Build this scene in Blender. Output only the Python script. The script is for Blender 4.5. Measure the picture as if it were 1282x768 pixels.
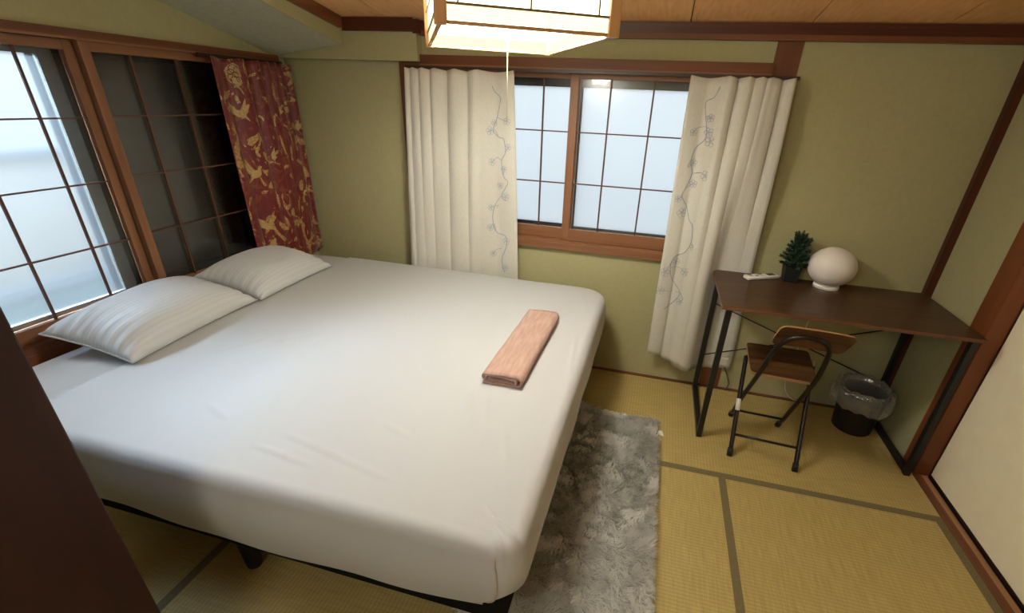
import bpy, bmesh, math, random
import numpy as np
from mathutils import Vector, Matrix, noise

random.seed(7)
sc = bpy.context.scene
for o in list(bpy.data.objects):
    bpy.data.objects.remove(o)
COL = sc.collection

# ------------------------------------------------------------------ camera
W_PX, H_PX, F_PX = 1282.0, 768.0, 574.3
PPX, PPY = 673.77, 410.11
CAM = Vector((0.0, 0.0, 1.5))
AX, AY, AZ = 0.458565339, 0.0446370402, -0.233881329
cx, sx, cy, sy, cz, sz = math.cos(AX), math.sin(AX), math.cos(AY), math.sin(AY), math.cos(AZ), math.sin(AZ)
RB = np.array([[1, 0, 0], [0, 0, -1], [0, 1, 0]], float)
RZ = np.array([[cz, -sz, 0], [sz, cz, 0], [0, 0, 1]])
RX = np.array([[1, 0, 0], [0, cx, -sx], [0, sx, cx]])
RR = np.array([[cy, -sy, 0], [sy, cy, 0], [0, 0, 1]])
R = RR @ RX @ RB @ RZ
cam_d = bpy.data.cameras.new('camera')
cam_d.sensor_fit = 'HORIZONTAL'
cam_d.sensor_width = 36.0
cam_d.lens = 36.0 * F_PX / W_PX
cam_d.shift_x = (W_PX / 2 - PPX) / W_PX
cam_d.shift_y = (PPY - H_PX / 2) / W_PX
cam_d.clip_start = 0.02
cam = bpy.data.objects.new('camera', cam_d)
COL.objects.link(cam)
M = Matrix(((R[0][0], -R[1][0], -R[2][0]), (R[0][1], -R[1][1], -R[2][1]), (R[0][2], -R[1][2], -R[2][2])))
cam.matrix_world = Matrix.Translation(CAM) @ M.to_4x4()
sc.camera = cam

# ------------------------------------------------------------------ world, daylight, exposure
sc.view_settings.view_transform = 'Standard'
sc.view_settings.look = 'None'
sc.view_settings.gamma = 1.0
sc.view_settings.use_curve_mapping = False
sc.view_settings.exposure = 0.74
world = bpy.data.worlds.new('sky')
sc.world = world
world.use_nodes = True
bg = world.node_tree.nodes['Background']
bg.inputs['Color'].default_value = (0.80, 0.90, 1.0, 1)
bg.inputs['Strength'].default_value = 0.46


def area_light(name, loc, target, size_x, size_y, power, color):
    ld = bpy.data.lights.new(name, 'AREA')
    ld.shape = 'RECTANGLE'
    ld.size, ld.size_y = size_x, size_y
    ld.energy = power
    ld.color = color
    o = bpy.data.objects.new(name, ld)
    COL.objects.link(o)
    o.location = loc
    o.rotation_euler = (Vector(target) - Vector(loc)).to_track_quat('-Z', 'Y').to_euler()
    return o


area_light('daylight_left', (-3.6, 0.9, 3.0), (-1.6, 1.2, 0.8), 3.0, 1.6, 1300.0, (0.60, 0.79, 1.0))
area_light('daylight_back', (-0.45, 3.5, 1.7), (-0.45, 2.6, 1.2), 2.6, 1.8, 6.0, (0.92, 0.98, 1.0))

# fill light added behind the viewpoint to brighten the sliding door and floor
area_light('fill_light', (-0.55, -0.85, 1.9), (1.35, 0.9, 0.5), 0.8, 0.8, 12.0, (1.0, 0.96, 0.86))

# ------------------------------------------------------------------ helpers
XL, XR, YB, YF = -2.14, 1.37, 2.5275, -1.0


def finish(bm, name, mat, parent=None, smooth=False, mods=None):
    me = bpy.data.meshes.new(name)
    bmesh.ops.recalc_face_normals(bm, faces=bm.faces[:])
    bm.to_mesh(me)
    bm.free()
    if smooth:
        me.polygons.foreach_set('use_smooth', [True] * len(me.polygons))
    if isinstance(mat, (list, tuple)):
        for m in mat:
            me.materials.append(m)
    elif mat:
        me.materials.append(mat)
    o = bpy.data.objects.new(name, me)
    COL.objects.link(o)
    if parent:
        o.parent = parent
    return o


def smooth_by_angle(o, ang=40):
    me = o.data
    me.polygons.foreach_set('use_smooth', [True] * len(me.polygons))
    bm = bmesh.new()
    bm.from_mesh(me)
    lim = math.radians(ang)
    for e in bm.edges:
        if len(e.link_faces) == 2 and e.calc_face_angle(0) > lim:
            e.smooth = False
    bm.to_mesh(me)
    bm.free()
    return o


def tag(o, label=None, cat=None, group=None, kind=None):
    if label:
        o['label'] = label
    if cat:
        o['category'] = cat
    if group:
        o['group'] = group
    if kind:
        o['kind'] = kind
    return o


def empty(name, loc=(0, 0, 0), label=None, cat=None, group=None, kind=None):
    o = bpy.data.objects.new(name, None)
    COL.objects.link(o)
    o.location = loc
    o.empty_display_size = 0.05
    return tag(o, label, cat, group, kind)


def keep(child, parent):
    """parent without moving (parents here carry only a location)"""
    child.parent = parent
    child.location = Vector(child.location) - Vector(parent.location)
    return child


ID = lambda u, n, w: Vector((u, n, w))
BACK = lambda u, n, w: Vector((u, YB - n, w))       # n = distance into the room
LEFT = lambda u, n, w: Vector((XL + n, u, w))


def add_box(bm, a, b, P=ID, bev=0.0):
    (x0, y0, z0), (x1, y1, z1) = a, b
    vs = [bm.verts.new(P(x, y, z)) for x in (x0, x1) for y in (y0, y1) for z in (z0, z1)]
    fs = []
    for q in ((0, 1, 3, 2), (4, 6, 7, 5), (0, 4, 5, 1), (2, 3, 7, 6), (0, 2, 6, 4), (1, 5, 7, 3)):
        fs.append(bm.faces.new([vs[i] for i in q]))
    if bev > 0:
        es = list({e for f in fs for e in f.edges})
        bmesh.ops.bevel(bm, geom=es, offset=bev, segments=2, affect='EDGES', profile=0.5)


def box(name, a, b, mat, parent=None, P=ID, bev=0.0):
    bm = bmesh.new()
    add_box(bm, a, b, P, bev)
    return finish(bm, name, mat, parent)


def add_tube(bm, pts, r, seg=10, closed=False, cap=True):
    pts = [Vector(p) for p in pts]
    n = len(pts)
    rs = r if isinstance(r, (list, tuple)) else [r] * n
    prev = None
    rings = []
    for i, p in enumerate(pts):
        if closed:
            t = pts[(i + 1) % n] - pts[i - 1]
        else:
            t = pts[min(i + 1, n - 1)] - pts[max(i - 1, 0)]
        t.normalize()
        if prev is None:
            a = Vector((0, 0, 1)) if abs(t.z) < 0.9 else Vector((1, 0, 0))
            nn = t.cross(a).normalized()
        else:
            nn = (prev - t * prev.dot(t)).normalized()
        prev = nn
        bb = t.cross(nn)
        rings.append([bm.verts.new(p + (nn * math.cos(2 * math.pi * k / seg) + bb * math.sin(2 * math.pi * k / seg)) * rs[i]) for k in range(seg)])
    m = n if closed else n - 1
    for i in range(m):
        A, B = rings[i], rings[(i + 1) % n]
        for k in range(seg):
            bm.faces.new((A[k], A[(k + 1) % seg], B[(k + 1) % seg], B[k]))
    if cap and not closed:
        bm.faces.new(rings[0][::-1])
        bm.faces.new(rings[-1])


def tube(name, pts, r, mat, parent=None, seg=10, closed=False):
    bm = bmesh.new()
    add_tube(bm, pts, r, seg, closed)
    return finish(bm, name, mat, parent, smooth=True)


def smooth_path(pts, sub=6):
    """Catmull-Rom"""
    pts = [Vector(p) for p in pts]
    out = []
    n = len(pts)
    for i in range(n - 1):
        p0, p1, p2, p3 = pts[max(i - 1, 0)], pts[i], pts[i + 1], pts[min(i + 2, n - 1)]
        for k in range(sub):
            t = k / sub
            out.append(0.5 * ((2 * p1) + (p2 - p0) * t + (2 * p0 - 5 * p1 + 4 * p2 - p3) * t * t + (3 * p1 - p0 - 3 * p2 + p3) * t ** 3))
    out.append(pts[-1])
    return out


def add_lathe(bm, prof, c, seg=32):
    """prof: list of (r, z)"""
    rings = []
    for r, z in prof:
        if r < 1e-5:
            rings.append([bm.verts.new((c[0], c[1], c[2] + z))])
        else:
            rings.append([bm.verts.new((c[0] + r * math.cos(2 * math.pi * k / seg), c[1] + r * math.sin(2 * math.pi * k / seg), c[2] + z)) for k in range(seg)])
    for A, B in zip(rings, rings[1:]):
        for k in range(seg):
            a, b = A[k % len(A)], A[(k + 1) % len(A)]
            c2, d = B[(k + 1) % len(B)], B[k % len(B)]
            f = []
            for v in (a, b, c2, d):
                if v not in f:
                    f.append(v)
            if len(f) > 2:
                bm.faces.new(f)


def lathe(name, prof, c, mat, parent=None, seg=32, smooth=True):
    bm = bmesh.new()
    add_lathe(bm, prof, c, seg)
    return finish(bm, name, mat, parent, smooth=smooth)


# ------------------------------------------------------------------ materials
def new_mat(name):
    m = bpy.data.materials.new(name)
    m.use_nodes = True
    nt = m.node_tree
    return m, nt, nt.nodes['Principled BSDF']


def lin(r, g, b):
    f = lambda c: (c / 255 / 12.92) if c / 255 <= 0.04045 else ((c / 255 + 0.055) / 1.055) ** 2.4
    return (f(r), f(g), f(b), 1)


def plain(name, col, rough=0.5, metal=0.0, spec=0.5, **kw):
    m, nt, b = new_mat(name)
    b.inputs['Base Color'].default_value = col
    b.inputs['Roughness'].default_value = rough
    b.inputs['Metallic'].default_value = metal
    b.inputs['Specular IOR Level'].default_value = spec
    for k, v in kw.items():
        b.inputs[k].default_value = v
    return m


def noise_mat(name, c1, c2, scale=(1, 1, 1), nscale=5.0, detail=6, rough=0.6, bump=0.1, bdist=0.002, spec=0.4, contrast=(0.3, 0.7), second=None, bscale=None):
    m, nt, b = new_mat(name)
    L = nt.links
    tc = nt.nodes.new('ShaderNodeTexCoord')
    mp = nt.nodes.new('ShaderNodeMapping')
    mp.inputs['Scale'].default_value = scale
    L.new(tc.outputs['Object'], mp.inputs['Vector'])
    nz = nt.nodes.new('ShaderNodeTexNoise')
    nz.inputs['Scale'].default_value = nscale
    nz.inputs['Detail'].default_value = detail
    L.new(mp.outputs[0], nz.inputs['Vector'])
    cr = nt.nodes.new('ShaderNodeValToRGB')
    cr.color_ramp.elements[0].position, cr.color_ramp.elements[1].position = contrast
    cr.color_ramp.elements[0].color, cr.color_ramp.elements[1].color = c1, c2
    L.new(nz.outputs['Fac'], cr.inputs['Fac'])
    L.new(cr.outputs['Color'], b.inputs['Base Color'])
    b.inputs['Roughness'].default_value = rough
    b.inputs['Specular IOR Level'].default_value = spec
    if bump:
        src = nz
        if bscale:
            src = nt.nodes.new('ShaderNodeTexNoise')
            src.inputs['Scale'].default_value = bscale
            src.inputs['Detail'].default_value = 4
            L.new(mp.outputs[0], src.inputs['Vector'])
        bp = nt.nodes.new('ShaderNodeBump')
        bp.inputs['Strength'].default_value = bump
        bp.inputs['Distance'].default_value = bdist
        L.new(src.outputs['Fac'], bp.inputs['Height'])
        L.new(bp.outputs['Normal'], b.inputs['Normal'])
    return m


def wood(name, dark, light, axis, rough=0.45, grain=28.0, spec=0.4):
    s = [grain, grain, grain]
    s['xyz'.index(axis)] = 1.3
    return noise_mat(name, dark, light, scale=tuple(s), nscale=1.0, detail=5, rough=rough, bump=0.15, bdist=0.001, spec=spec, contrast=(0.28, 0.72))


M_plaster = noise_mat('olive_sand_plaster', lin(167, 161, 121), lin(171, 166, 125), nscale=60, rough=0.92, bump=0.35, bdist=0.002, spec=0.1, bscale=260)
M_soffit = noise_mat('window_lit_plaster', lin(170, 169, 146), lin(180, 178, 154), nscale=50, rough=0.92, bump=0.3, bdist=0.002, spec=0.1, bscale=240)  # same plaster as the walls, colour lightened for window light from below
M_fusuma = noise_mat('cream_paper', lin(242, 231, 202), lin(246, 236, 208), nscale=14, rough=0.85, bump=0.05, spec=0.15)
wd = {}
for ax in 'xyz':
    wd['red', ax] = wood('red_brown_wood_' + ax, lin(92, 52, 30), lin(124, 74, 44), ax, rough=0.5)
    wd['sash', ax] = wood('sash_wood_' + ax, lin(116, 76, 50), lin(144, 99, 66), ax, rough=0.45)
    wd['dark', ax] = wood('dark_wood_' + ax, lin(66, 30, 18), lin(92, 44, 25), ax, rough=0.4)
wd['mun', 'x'], wd['mun', 'y'], wd['mun', 'z'] = [wood('muntin_wood_' + a_, lin(74, 44, 30), lin(96, 60, 42), a_, rough=0.5) for a_ in 'xyz']
M_board = wood('ceiling_board_wood', lin(220, 166, 110), lin(238, 186, 130), 'y', rough=0.6, grain=60)
M_post = wood('old_dark_post_wood', lin(30, 11, 7), lin(50, 19, 11), 'z', rough=0.5, grain=14)
M_pillar = wood('reddish_pillar_wood', lin(106, 55, 27), lin(132, 74, 40), 'z', rough=0.4, grain=12)
M_track = wood('track_wood', lin(140, 100, 70), lin(172, 128, 92), 'y', rough=0.5)
M_lacquer = plain('dark_lacquer', lin(38, 18, 14), 0.35)
M_black = plain('black_metal', lin(20, 19, 18), 0.45)
M_blackmatte = noise_mat('black_fabric', lin(16, 14, 13), lin(26, 23, 21), nscale=200, rough=0.9, bump=0.2, spec=0.1)
M_rubber = plain('black_rubber', lin(16, 16, 16), 0.7)
M_white = plain('white_plastic', lin(225, 222, 214), 0.4)
M_grey = plain('grey_button', lin(120, 122, 124), 0.5)
M_screen = plain('dark_display', lin(60, 66, 62), 0.25)
M_alu = plain('window_aluminium', lin(96, 94, 88), 0.45, 0.3)
M_aludark = plain('dark_window_aluminium', lin(46, 43, 38), 0.5, 0.2)


def tatami_mat(name, axis):
    m, nt, b = new_mat(name)
    L = nt.links
    tc = nt.nodes.new('ShaderNodeTexCoord')
    wv = nt.nodes.new('ShaderNodeTexWave')
    wv.wave_type = 'BANDS'
    wv.bands_direction = axis.upper()
    wv.inputs['Scale'].default_value = 22.0
    wv.inputs['Distortion'].default_value = 0.6
    wv.inputs['Detail'].default_value = 1.0
    wv.inputs['Detail Scale'].default_value = 4.0
    L.new(tc.outputs['Object'], wv.inputs['Vector'])
    mp = nt.nodes.new('ShaderNodeMapping')
    mp.inputs['Scale'].default_value = (150, 9, 1) if axis == 'y' else (9, 150, 1)
    L.new(tc.outputs['Object'], mp.inputs['Vector'])
    nz = nt.nodes.new('ShaderNodeTexNoise')
    nz.inputs['Scale'].default_value = 1.0
    nz.inputs['Detail'].default_value = 4
    L.new(mp.outputs[0], nz.inputs['Vector'])
    cr = nt.nodes.new('ShaderNodeValToRGB')
    cr.color_ramp.elements[0].position, cr.color_ramp.elements[1].position = 0.25, 0.75
    cr.color_ramp.elements[0].color, cr.color_ramp.elements[1].color = lin(168, 147, 88), lin(192, 170, 108)
    L.new(nz.outputs['Fac'], cr.inputs['Fac'])
    mx = nt.nodes.new('ShaderNodeMixRGB')
    mx.blend_type = 'MULTIPLY'
    mx.inputs[0].default_value = 0.16
    L.new(cr.outputs['Color'], mx.inputs[1])
    L.new(wv.outputs['Color'], mx.inputs[2])
    L.new(mx.outputs[0], b.inputs['Base Color'])
    b.inputs['Roughness'].default_value = 0.5
    b.inputs['Specular IOR Level'].default_value = 0.35
    bp = nt.nodes.new('ShaderNodeBump')
    bp.inputs['Strength'].default_value = 0.35
    bp.inputs['Distance'].default_value = 0.002
    ad = nt.nodes.new('ShaderNodeMath')
    ad.operation = 'MULTIPLY_ADD'
    L.new(nz.outputs['Fac'], ad.inputs[0])
    ad.inputs[1].default_value = 0.4
    L.new(wv.outputs['Fac'], ad.inputs[2])
    L.new(ad.outputs[0], bp.inputs['Height'])
    L.new(bp.outputs['Normal'], b.inputs['Normal'])
    return m


M_tatami = {'x': tatami_mat('tatami_straw_rows_across', 'x'), 'y': tatami_mat('tatami_straw_rows_along', 'y')}
M_heri = noise_mat('tatami_edge_cloth', lin(104, 94, 66), lin(122, 111, 80), nscale=220, rough=0.8, bump=0.3, bdist=0.001, spec=0.15)


def frosted_mat(name, tint, trans=0.55, thru=0.0, rough=0.5):
    """frosted glass: scatters daylight (translucent) and passes a blurred view"""
    m = bpy.data.materials.new(name)
    m.use_nodes = True
    nt = m.node_tree
    nt.nodes.remove(nt.nodes['Principled BSDF'])
    L = nt.links
    out = nt.nodes['Material Output']
    tr = nt.nodes.new('ShaderNodeBsdfTranslucent')
    tr.inputs['Color'].default_value = tint
    rf = nt.nodes.new('ShaderNodeBsdfRefraction')
    rf.inputs['Color'].default_value = tint
    rf.inputs['Roughness'].default_value = rough
    rf.inputs['IOR'].default_value = 1.08
    mix = nt.nodes.new('ShaderNodeMixShader')
    mix.inputs[0].default_value = trans
    L.new(rf.outputs[0], mix.inputs[1])
    L.new(tr.outputs[0], mix.inputs[2])
    gl = nt.nodes.new('ShaderNodeBsdfGlossy')
    gl.inputs['Roughness'].default_value = 0.45
    mix2 = nt.nodes.new('ShaderNodeMixShader')
    mix2.inputs[0].default_value = 0.04
    tp = nt.nodes.new('ShaderNodeBsdfTransparent')
    tp.inputs['Color'].default_value = tint
    mix3 = nt.nodes.new('ShaderNodeMixShader')
    mix3.inputs[0].default_value = thru
    L.new(mix.outputs[0], mix3.inputs[1])
    L.new(tp.outputs[0], mix3.inputs[2])
    L.new(mix3.outputs[0], mix2.inputs[1])
    L.new(gl.outputs[0], mix2.inputs[2])
    tc = nt.nodes.new('ShaderNodeTexCoord')
    nz = nt.nodes.new('ShaderNodeTexNoise')
    nz.inputs['Scale'].default_value = 90
    L.new(tc.outputs['Object'], nz.inputs['Vector'])
    bp = nt.nodes.new('ShaderNodeBump')
    bp.inputs['Strength'].default_value = 0.25
    bp.inputs['Distance'].default_value = 0.002
    L.new(nz.outputs['Fac'], bp.inputs['Height'])
    for n in (rf, gl):
        L.new(bp.outputs[0], n.inputs['Normal'])
    L.new(mix2.outputs[0], out.inputs['Surface'])
    return m


M_frost = frosted_mat('frosted_glass', (0.93, 0.95, 0.96, 1), 0.97)
M_frost2 = frosted_mat('frosted_glass_street_side', (0.93, 0.95, 0.96, 1), 0.05, 0.26, 0.42)


def clear_glass():
    m = bpy.data.materials.new('clear_window_glass')
    m.use_nodes = True
    nt = m.node_tree
    nt.nodes.remove(nt.nodes['Principled BSDF'])
    tp = nt.nodes.new('ShaderNodeBsdfTransparent')
    tp.inputs['Color'].default_value = (0.96, 0.97, 0.97, 1)
    gl = nt.nodes.new('ShaderNodeBsdfGlossy')
    gl.inputs['Roughness'].default_value = 0.12
    fr = nt.nodes.new('ShaderNodeFresnel')
    fr.inputs['IOR'].default_value = 1.4
    mx = nt.nodes.new('ShaderNodeMixShader')
    nt.links.new(fr.outputs[0], mx.inputs[0])
    nt.links.new(tp.outputs[0], mx.inputs[1])
    nt.links.new(gl.outputs[0], mx.inputs[2])
    nt.links.new(mx.outputs[0], nt.nodes['Material Output'].inputs['Surface'])
    return m


M_glass = clear_glass()


def emis(name, col, s):
    m = bpy.data.materials.new(name)
    m.use_nodes = True
    nt = m.node_tree
    nt.nodes.remove(nt.nodes['Principled BSDF'])
    e = nt.nodes.new('ShaderNodeEmission')
    e.inputs['Color'].default_value = col
    e.inputs['Strength'].default_value = s
    nt.links.new(e.outputs[0], nt.nodes['Material Output'].inputs['Surface'])
    return m


# ------------------------------------------------------------------ floor
floor = tag(box('floor', (XL - 0.05, YF, -0.12), (1.5, 2.66, -0.05), wd['dark', 'y']), kind='structure')
GAP = 0.0015


def mat_piece(x0, x1, y0, y1, axis):
    box('tatami_mat', (x0 + GAP, y0 + GAP, -0.05), (x1 - GAP, y1 - GAP, 0.0), M_tatami[axis], floor)


def band(x0, x1, y0, y1):
    box('edge_band', (x0, y0, -0.01), (x1, y1, 0.0012), M_heri, floor)


mat_piece(XL + 0.01, -0.40, 1.752, 2.505, 'x')
mat_piece(-0.40, 1.352, 1.752, 2.505, 'x')
mat_piece(0.472, 1.352, 0.0, 1.752, 'y')
mat_piece(-0.43, 0.472, 0.0, 1.752, 'y')
mat_piece(-1.345, -0.43, 0.0, 1.752, 'x')
mat_piece(XL + 0.01, -1.345, 0.0, 1.752, 'x')
mat_piece(XL + 0.01, -0.40, YF, 0.0, 'x')
mat_piece(-0.40, 1.352, YF, 0.0, 'x')
band(XL + 0.01, 1.352, 1.735, 1.769)
band(0.4575, 0.4885, 0.0, 1.735)
band(1.319, 1.352, 0.0, 1.735)
band(-1.362, -1.330, 0.0, 1.735)
tag(box('trim_1', (XL, 2.508, -0.05), (XR - 0.03, YB, 0.004), wd['red', 'x']), kind='structure')

# ------------------------------------------------------------------ ceiling (slopes down to the back wall)
SL = 0.168
cz_at = lambda y: 1.838 + SL * (YB - y)
ceiling = empty('ceiling', (0, 0, 0), kind='structure')


def sloped_box(name, x0, x1, y0, y1, d0, d1, mat, parent=None, kind=None, zf=None):
    """box between heights d0..d1 above the sloped ceiling plane"""
    zf = zf or cz_at
    bm = bmesh.new()
    add_box(bm, (x0, y0, d0), (x1, y1, d1), lambda u, n, w: Vector((u, n, zf(n) + w)))
    o = finish(bm, name, mat, parent)
    if kind:
        o['kind'] = kind
    return o


xs = [-1.72] + [-1.451 + 0.495 * k for k in range(6)] + [1.52]
for a, b in zip(xs, xs[1:]):
    sloped_box('ceiling_board', a + 0.0025, b - 0.0025, YF, YB + 0.06, 0.0, 0.012, M_board, ceiling)
sloped_box('backing', -1.9, 1.55, YF, 2.66, 0.013, 0.05, M_lacquer, ceiling)
# left: lower plaster soffit with a fascia and a wooden edge strip
bm = bmesh.new()
NL_ = 8
rows = []
for j in range(NL_ + 1):
    y = 2.49 + (YF - 2.49) * j / NL_
    zl = 1.655 + 0.247 * (2.478 - y)
    zr = 1.724 + 0.205 * (2.478 - y)
    rows.append([bm.verts.new((XL - 0.02 + (-1.726 - XL + 0.02) * i / 6, y, zl + (zr - zl) * (i / 6) ** 0.8)) for i in range(7)])
for A, B in zip(rows, rows[1:]):
    for i in range(6):
        bm.faces.new((A[i], A[i + 1], B[i + 1], B[i]))
ext = bmesh.ops.extrude_face_region(bm, geom=bm.faces[:])
for v in ext['geom']:
    if isinstance(v, bmesh.types.BMVert):
        v.co.z += 0.02
tag(finish(bm, 'ceiling_soffit', M_soffit, smooth=False), kind='structure')
bm = bmesh.new()
for x in (-1.722, -1.755):
    pass
v = []
for x in (-1.755, -1.72):
    for y in (2.49, YF):
        v.append(bm.verts.new((x, y, 1.7235 + 0.205 * (2.478 - y))))
        v.append(bm.verts.new((x, y, cz_at(y) + 0.03)))
for q in ((0, 1, 3, 2), (4, 6, 7, 5), (0, 4, 5, 1), (2, 3, 7, 6), (0, 2, 6, 4), (1, 5, 7, 3)):
    bm.faces.new([v[i] for i in q])
tag(finish(bm, 'wall_soffit_face', M_plaster), kind='structure')
sloped_box('trim_2', -1.72, -1.695, YF, 2.462, -0.052, -0.0005, wd['red', 'y'], kind='structure')

# ------------------------------------------------------------------ back wall with the window opening
WX0, WX1, WZ0, WZ1 = -1.42, 0.42, 0.743, 1.70
TH = 0.13
bm = bmesh.new()
add_box(bm, (XL - 0.06, YB, -0.12), (WX0, YB + TH, 1.90))
add_box(bm, (WX1, YB, -0.12), (1.52, YB + TH, 1.90))
add_box(bm, (WX0, YB, -0.12), (WX1, YB + TH, WZ0))
add_box(bm, (WX0, YB, WZ1 - 0.02), (WX1, YB + TH, 1.90))
tag(finish(bm, 'wall_back', M_plaster), kind='structure')
tag(box('wall_back_bulkhead', (XL, 2.474, 1.657), (-1.287, YB + 0.001, 1.90), M_plaster), kind='structure')
# ceiling edge beams along the back wall
bx = empty('trim_3', (0, 0, 0), kind='structure')
box('upper_beam', (-1.285, 2.500, 1.795), (XR, YB, 1.8378), wd['dark', 'x'], bx)
box('lower_lip', (-1.285, 2.494, 1.774), (XR, YB, 1.795), wd['red', 'x'], bx)
box('beam_end', (-1.30, 2.462, 1.778), (-1.268, 2.495, 1.838), wd['dark', 'x'], bx)
box('short_beam', (-1.70, 2.462, 1.786), (-1.298, 2.474, 1.845), wd['dark', 'x'], bx)
# post seen above the white curtain and again under the desk
tag(box('trim_4', (0.414, 2.5215, 0.0), (0.520, YB + 0.03, 1.776), wd['red', 'z'], bev=0.002), kind='structure')
# head rail over the window, casing
tr = empty('trim_5', (0, 0, 0), kind='structure')
box('head_rail', (-1.287, 0.0, 1.649), (0.414, 0.030, 1.690), wd['red', 'x'], tr, BACK)
box('rail_ledge', (-1.287, 0.0, 1.640), (0.414, 0.036, 1.648), wd['sash', 'x'], tr, BACK)
box('casing_post', (-1.42, -0.05, 0.743), (-1.392, 0.012, 1.655), wd['red', 'z'], tr, BACK)
box('casing_head', (-1.392, -0.05, 1.635), (-1.288, 0.012, 1.655), wd['red', 'x'], tr, BACK)

# ------------------------------------------------------------------ windows
def sash(parent, P, u0, u1, w0, w1, n0, n1, rail_b, rail_t, st, mu, mw, axes, glass=True):
    """wooden lattice sash; mu / mw = muntin positions"""
    au, aw = axes
    s = empty('sash', (0, 0, 0))
    s.parent = parent
    box('stile', (u0, n0, w0), (u0 + st, n1, w1), wd['sash', aw], s, P, 0.0015)
    box('stile', (u1 - st, n0, w0), (u1, n1, w1), wd['sash', aw], s, P, 0.0015)
    box('bottom_rail', (u0 + st, n0 + 0.001, w0), (u1 - st, n1 - 0.001, w0 + rail_b), wd['sash', au], s, P, 0.0015)
    box('top_rail', (u0 + st, n0 + 0.001, w1 - rail_t), (u1 - st, n1 - 0.001, w1), wd['sash', au], s, P, 0.0015)
    for u in mu:
        box('muntin', (u - 0.004, n1 - 0.013, w0 + rail_b), (u + 0.004, n1 - 0.004, w1 - rail_t), wd['mun', aw], s, P)
    for w in mw:
        box('muntin', (u0 + st, n1 - 0.012, w - 0.003), (u1 - st, n1 - 0.003, w + 0.003), wd['mun', au], s, P)
    if glass:
        box('pane', (u0 + st, n0 + 0.006, w0 + rail_b), (u1 - st, n0 + 0.009, w1 - rail_t), M_glass, s, P)
    return s


def outer_sash(parent, P, u0, u1, w0, w1, n0, n1, fr, mat, pane_mat, fb=None):
    s = empty('outer_sash', (0, 0, 0))
    s.parent = parent
    fb = fb or fr
    box('stile', (u0, n0, w0), (u0 + fr, n1, w1), mat, s, P)
    box('stile', (u1 - fr, n0, w0), (u1, n1, w1), mat, s, P)
    box('bottom_rail', (u0 + fr, n0, w0), (u1 - fr, n1, w0 + fb), mat, s, P)
    box('top_rail', (u0 + fr, n0, w1 - fr), (u1 - fr, n1, w1), mat, s, P)
    if pane_mat:
        bm = bmesh.new()
        n = (n0 + n1) / 2
        vs = [bm.verts.new(P(u, n, w)) for u, w in ((u0 + fr, w0 + fb), (u1 - fr, w0 + fb), (u1 - fr, w1 - fr), (u0 + fr, w1 - fr))]
        bm.faces.new(vs)
        finish(bm, 'frosted_pane', pane_mat, s)
    return s


# back window (window_1)
w1 = empty('window_1', (0, 0, 0), kind='structure')
box('window_sill', (WX0, -0.10, 0.743), (WX1, 0.028, 0.780), wd['sash', 'x'], w1, BACK, 0.002)
box('window_track', (WX0, -0.09, 0.780), (WX1, 0.018, 0.793), wd['sash', 'x'], w1, BACK)
box('window_head', (WX0, -0.10, 1.632), (WX1, -0.002, 1.70), wd['red', 'x'], w1, BACK)
sash(w1, BACK, -0.493, 0.414, 0.794, 1.634, -0.030, -0.004, 0.064, 0.028, 0.042, (-0.292, -0.085, 0.122, 0.32), (1.106, 1.362), 'xz')
sash(w1, BACK, -1.39, -0.445, 0.794, 1.634, -0.060, -0.034, 0.060, 0.028, 0.042, (-0.638, -0.848, -1.055, -1.262), (1.100, 1.360), 'xz')
outer_sash(w1, BACK, -0.49, 0.42, 0.80, 1.62, -0.100, -0.080, 0.050, M_alu, M_frost, 0.058)
outer_sash(w1, BACK, -1.40, -0.45, 0.80, 1.62, -0.128, -0.108, 0.050, M_aludark, M_frost, 0.060)
box('window_frame', (WX0, -0.13, 0.775), (WX0 + 0.03, -0.07, 1.64), M_aludark, w1, BACK)
box('window_frame', (WX1 - 0.01, -0.13, 0.775), (WX1 + 0.0, -0.07, 1.64), M_aludark, w1, BACK)

# left wall with its window (window_2)
LY0, LY1, LZ0, LZ1 = 0.47, 2.46, 0.54, 1.645
bm = bmesh.new()
add_box(bm, (XL - 0.16, YF, -0.12), (XL, LY0, 2.5))
add_box(bm, (XL - 0.16, LY1, -0.12), (XL, YB + 0.1, 2.5))
add_box(bm, (XL - 0.16, LY0, -0.12), (XL, LY1, LZ0))
add_box(bm, (XL - 0.16, LY0, LZ1), (XL, LY1, 2.5))
tag(finish(bm, 'wall_left', M_plaster), kind='structure')
tl = empty('trim_6', (0, 0, 0), kind='structure')
box('head_rail', (YF, 0.0, 1.640), (YB - 0.055, 0.012, 1.667), wd['red', 'y'], tl, LEFT)
box('rail_ledge', (YF, 0.0, 1.632), (YB - 0.055, 0.018, 1.640), wd['sash', 'y'], tl, LEFT)
w2 = empty('window_2', (0, 0, 0), kind='structure')
box('window_sill', (LY0, -0.15, LZ0), (LY1, 0.006, 0.585), wd['red', 'y'], w2, LEFT, 0.002)
box('window_track', (LY0, -0.09, 0.585), (LY1, 0.004, 0.612), wd['red', 'y'], w2, LEFT)
box('window_head', (LY0, -0.13, 1.634), (LY1, -0.001, LZ1), wd['red', 'y'], w2, LEFT)
sash(w2, LEFT, 1.487, 2.45, 0.613, 1.633, -0.031, -0.003, 0.056, 0.033, 0.036, (1.668, 1.868, 2.07, 2.27), (0.905, 1.145, 1.376), 'yz')
sash(w2, LEFT, 0.50, 1.490, 0.609, 1.633, -0.063, -0.036, 0.056, 0.034, 0.036, (1.305, 1.098, 0.890, 0.684), (0.892, 1.134, 1.371), 'yz')
outer_sash(w2, LEFT, 0.50, 1.452, 0.60, 1.63, -0.118, -0.098, 0.050, M_alu, M_frost2, 0.070)
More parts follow.
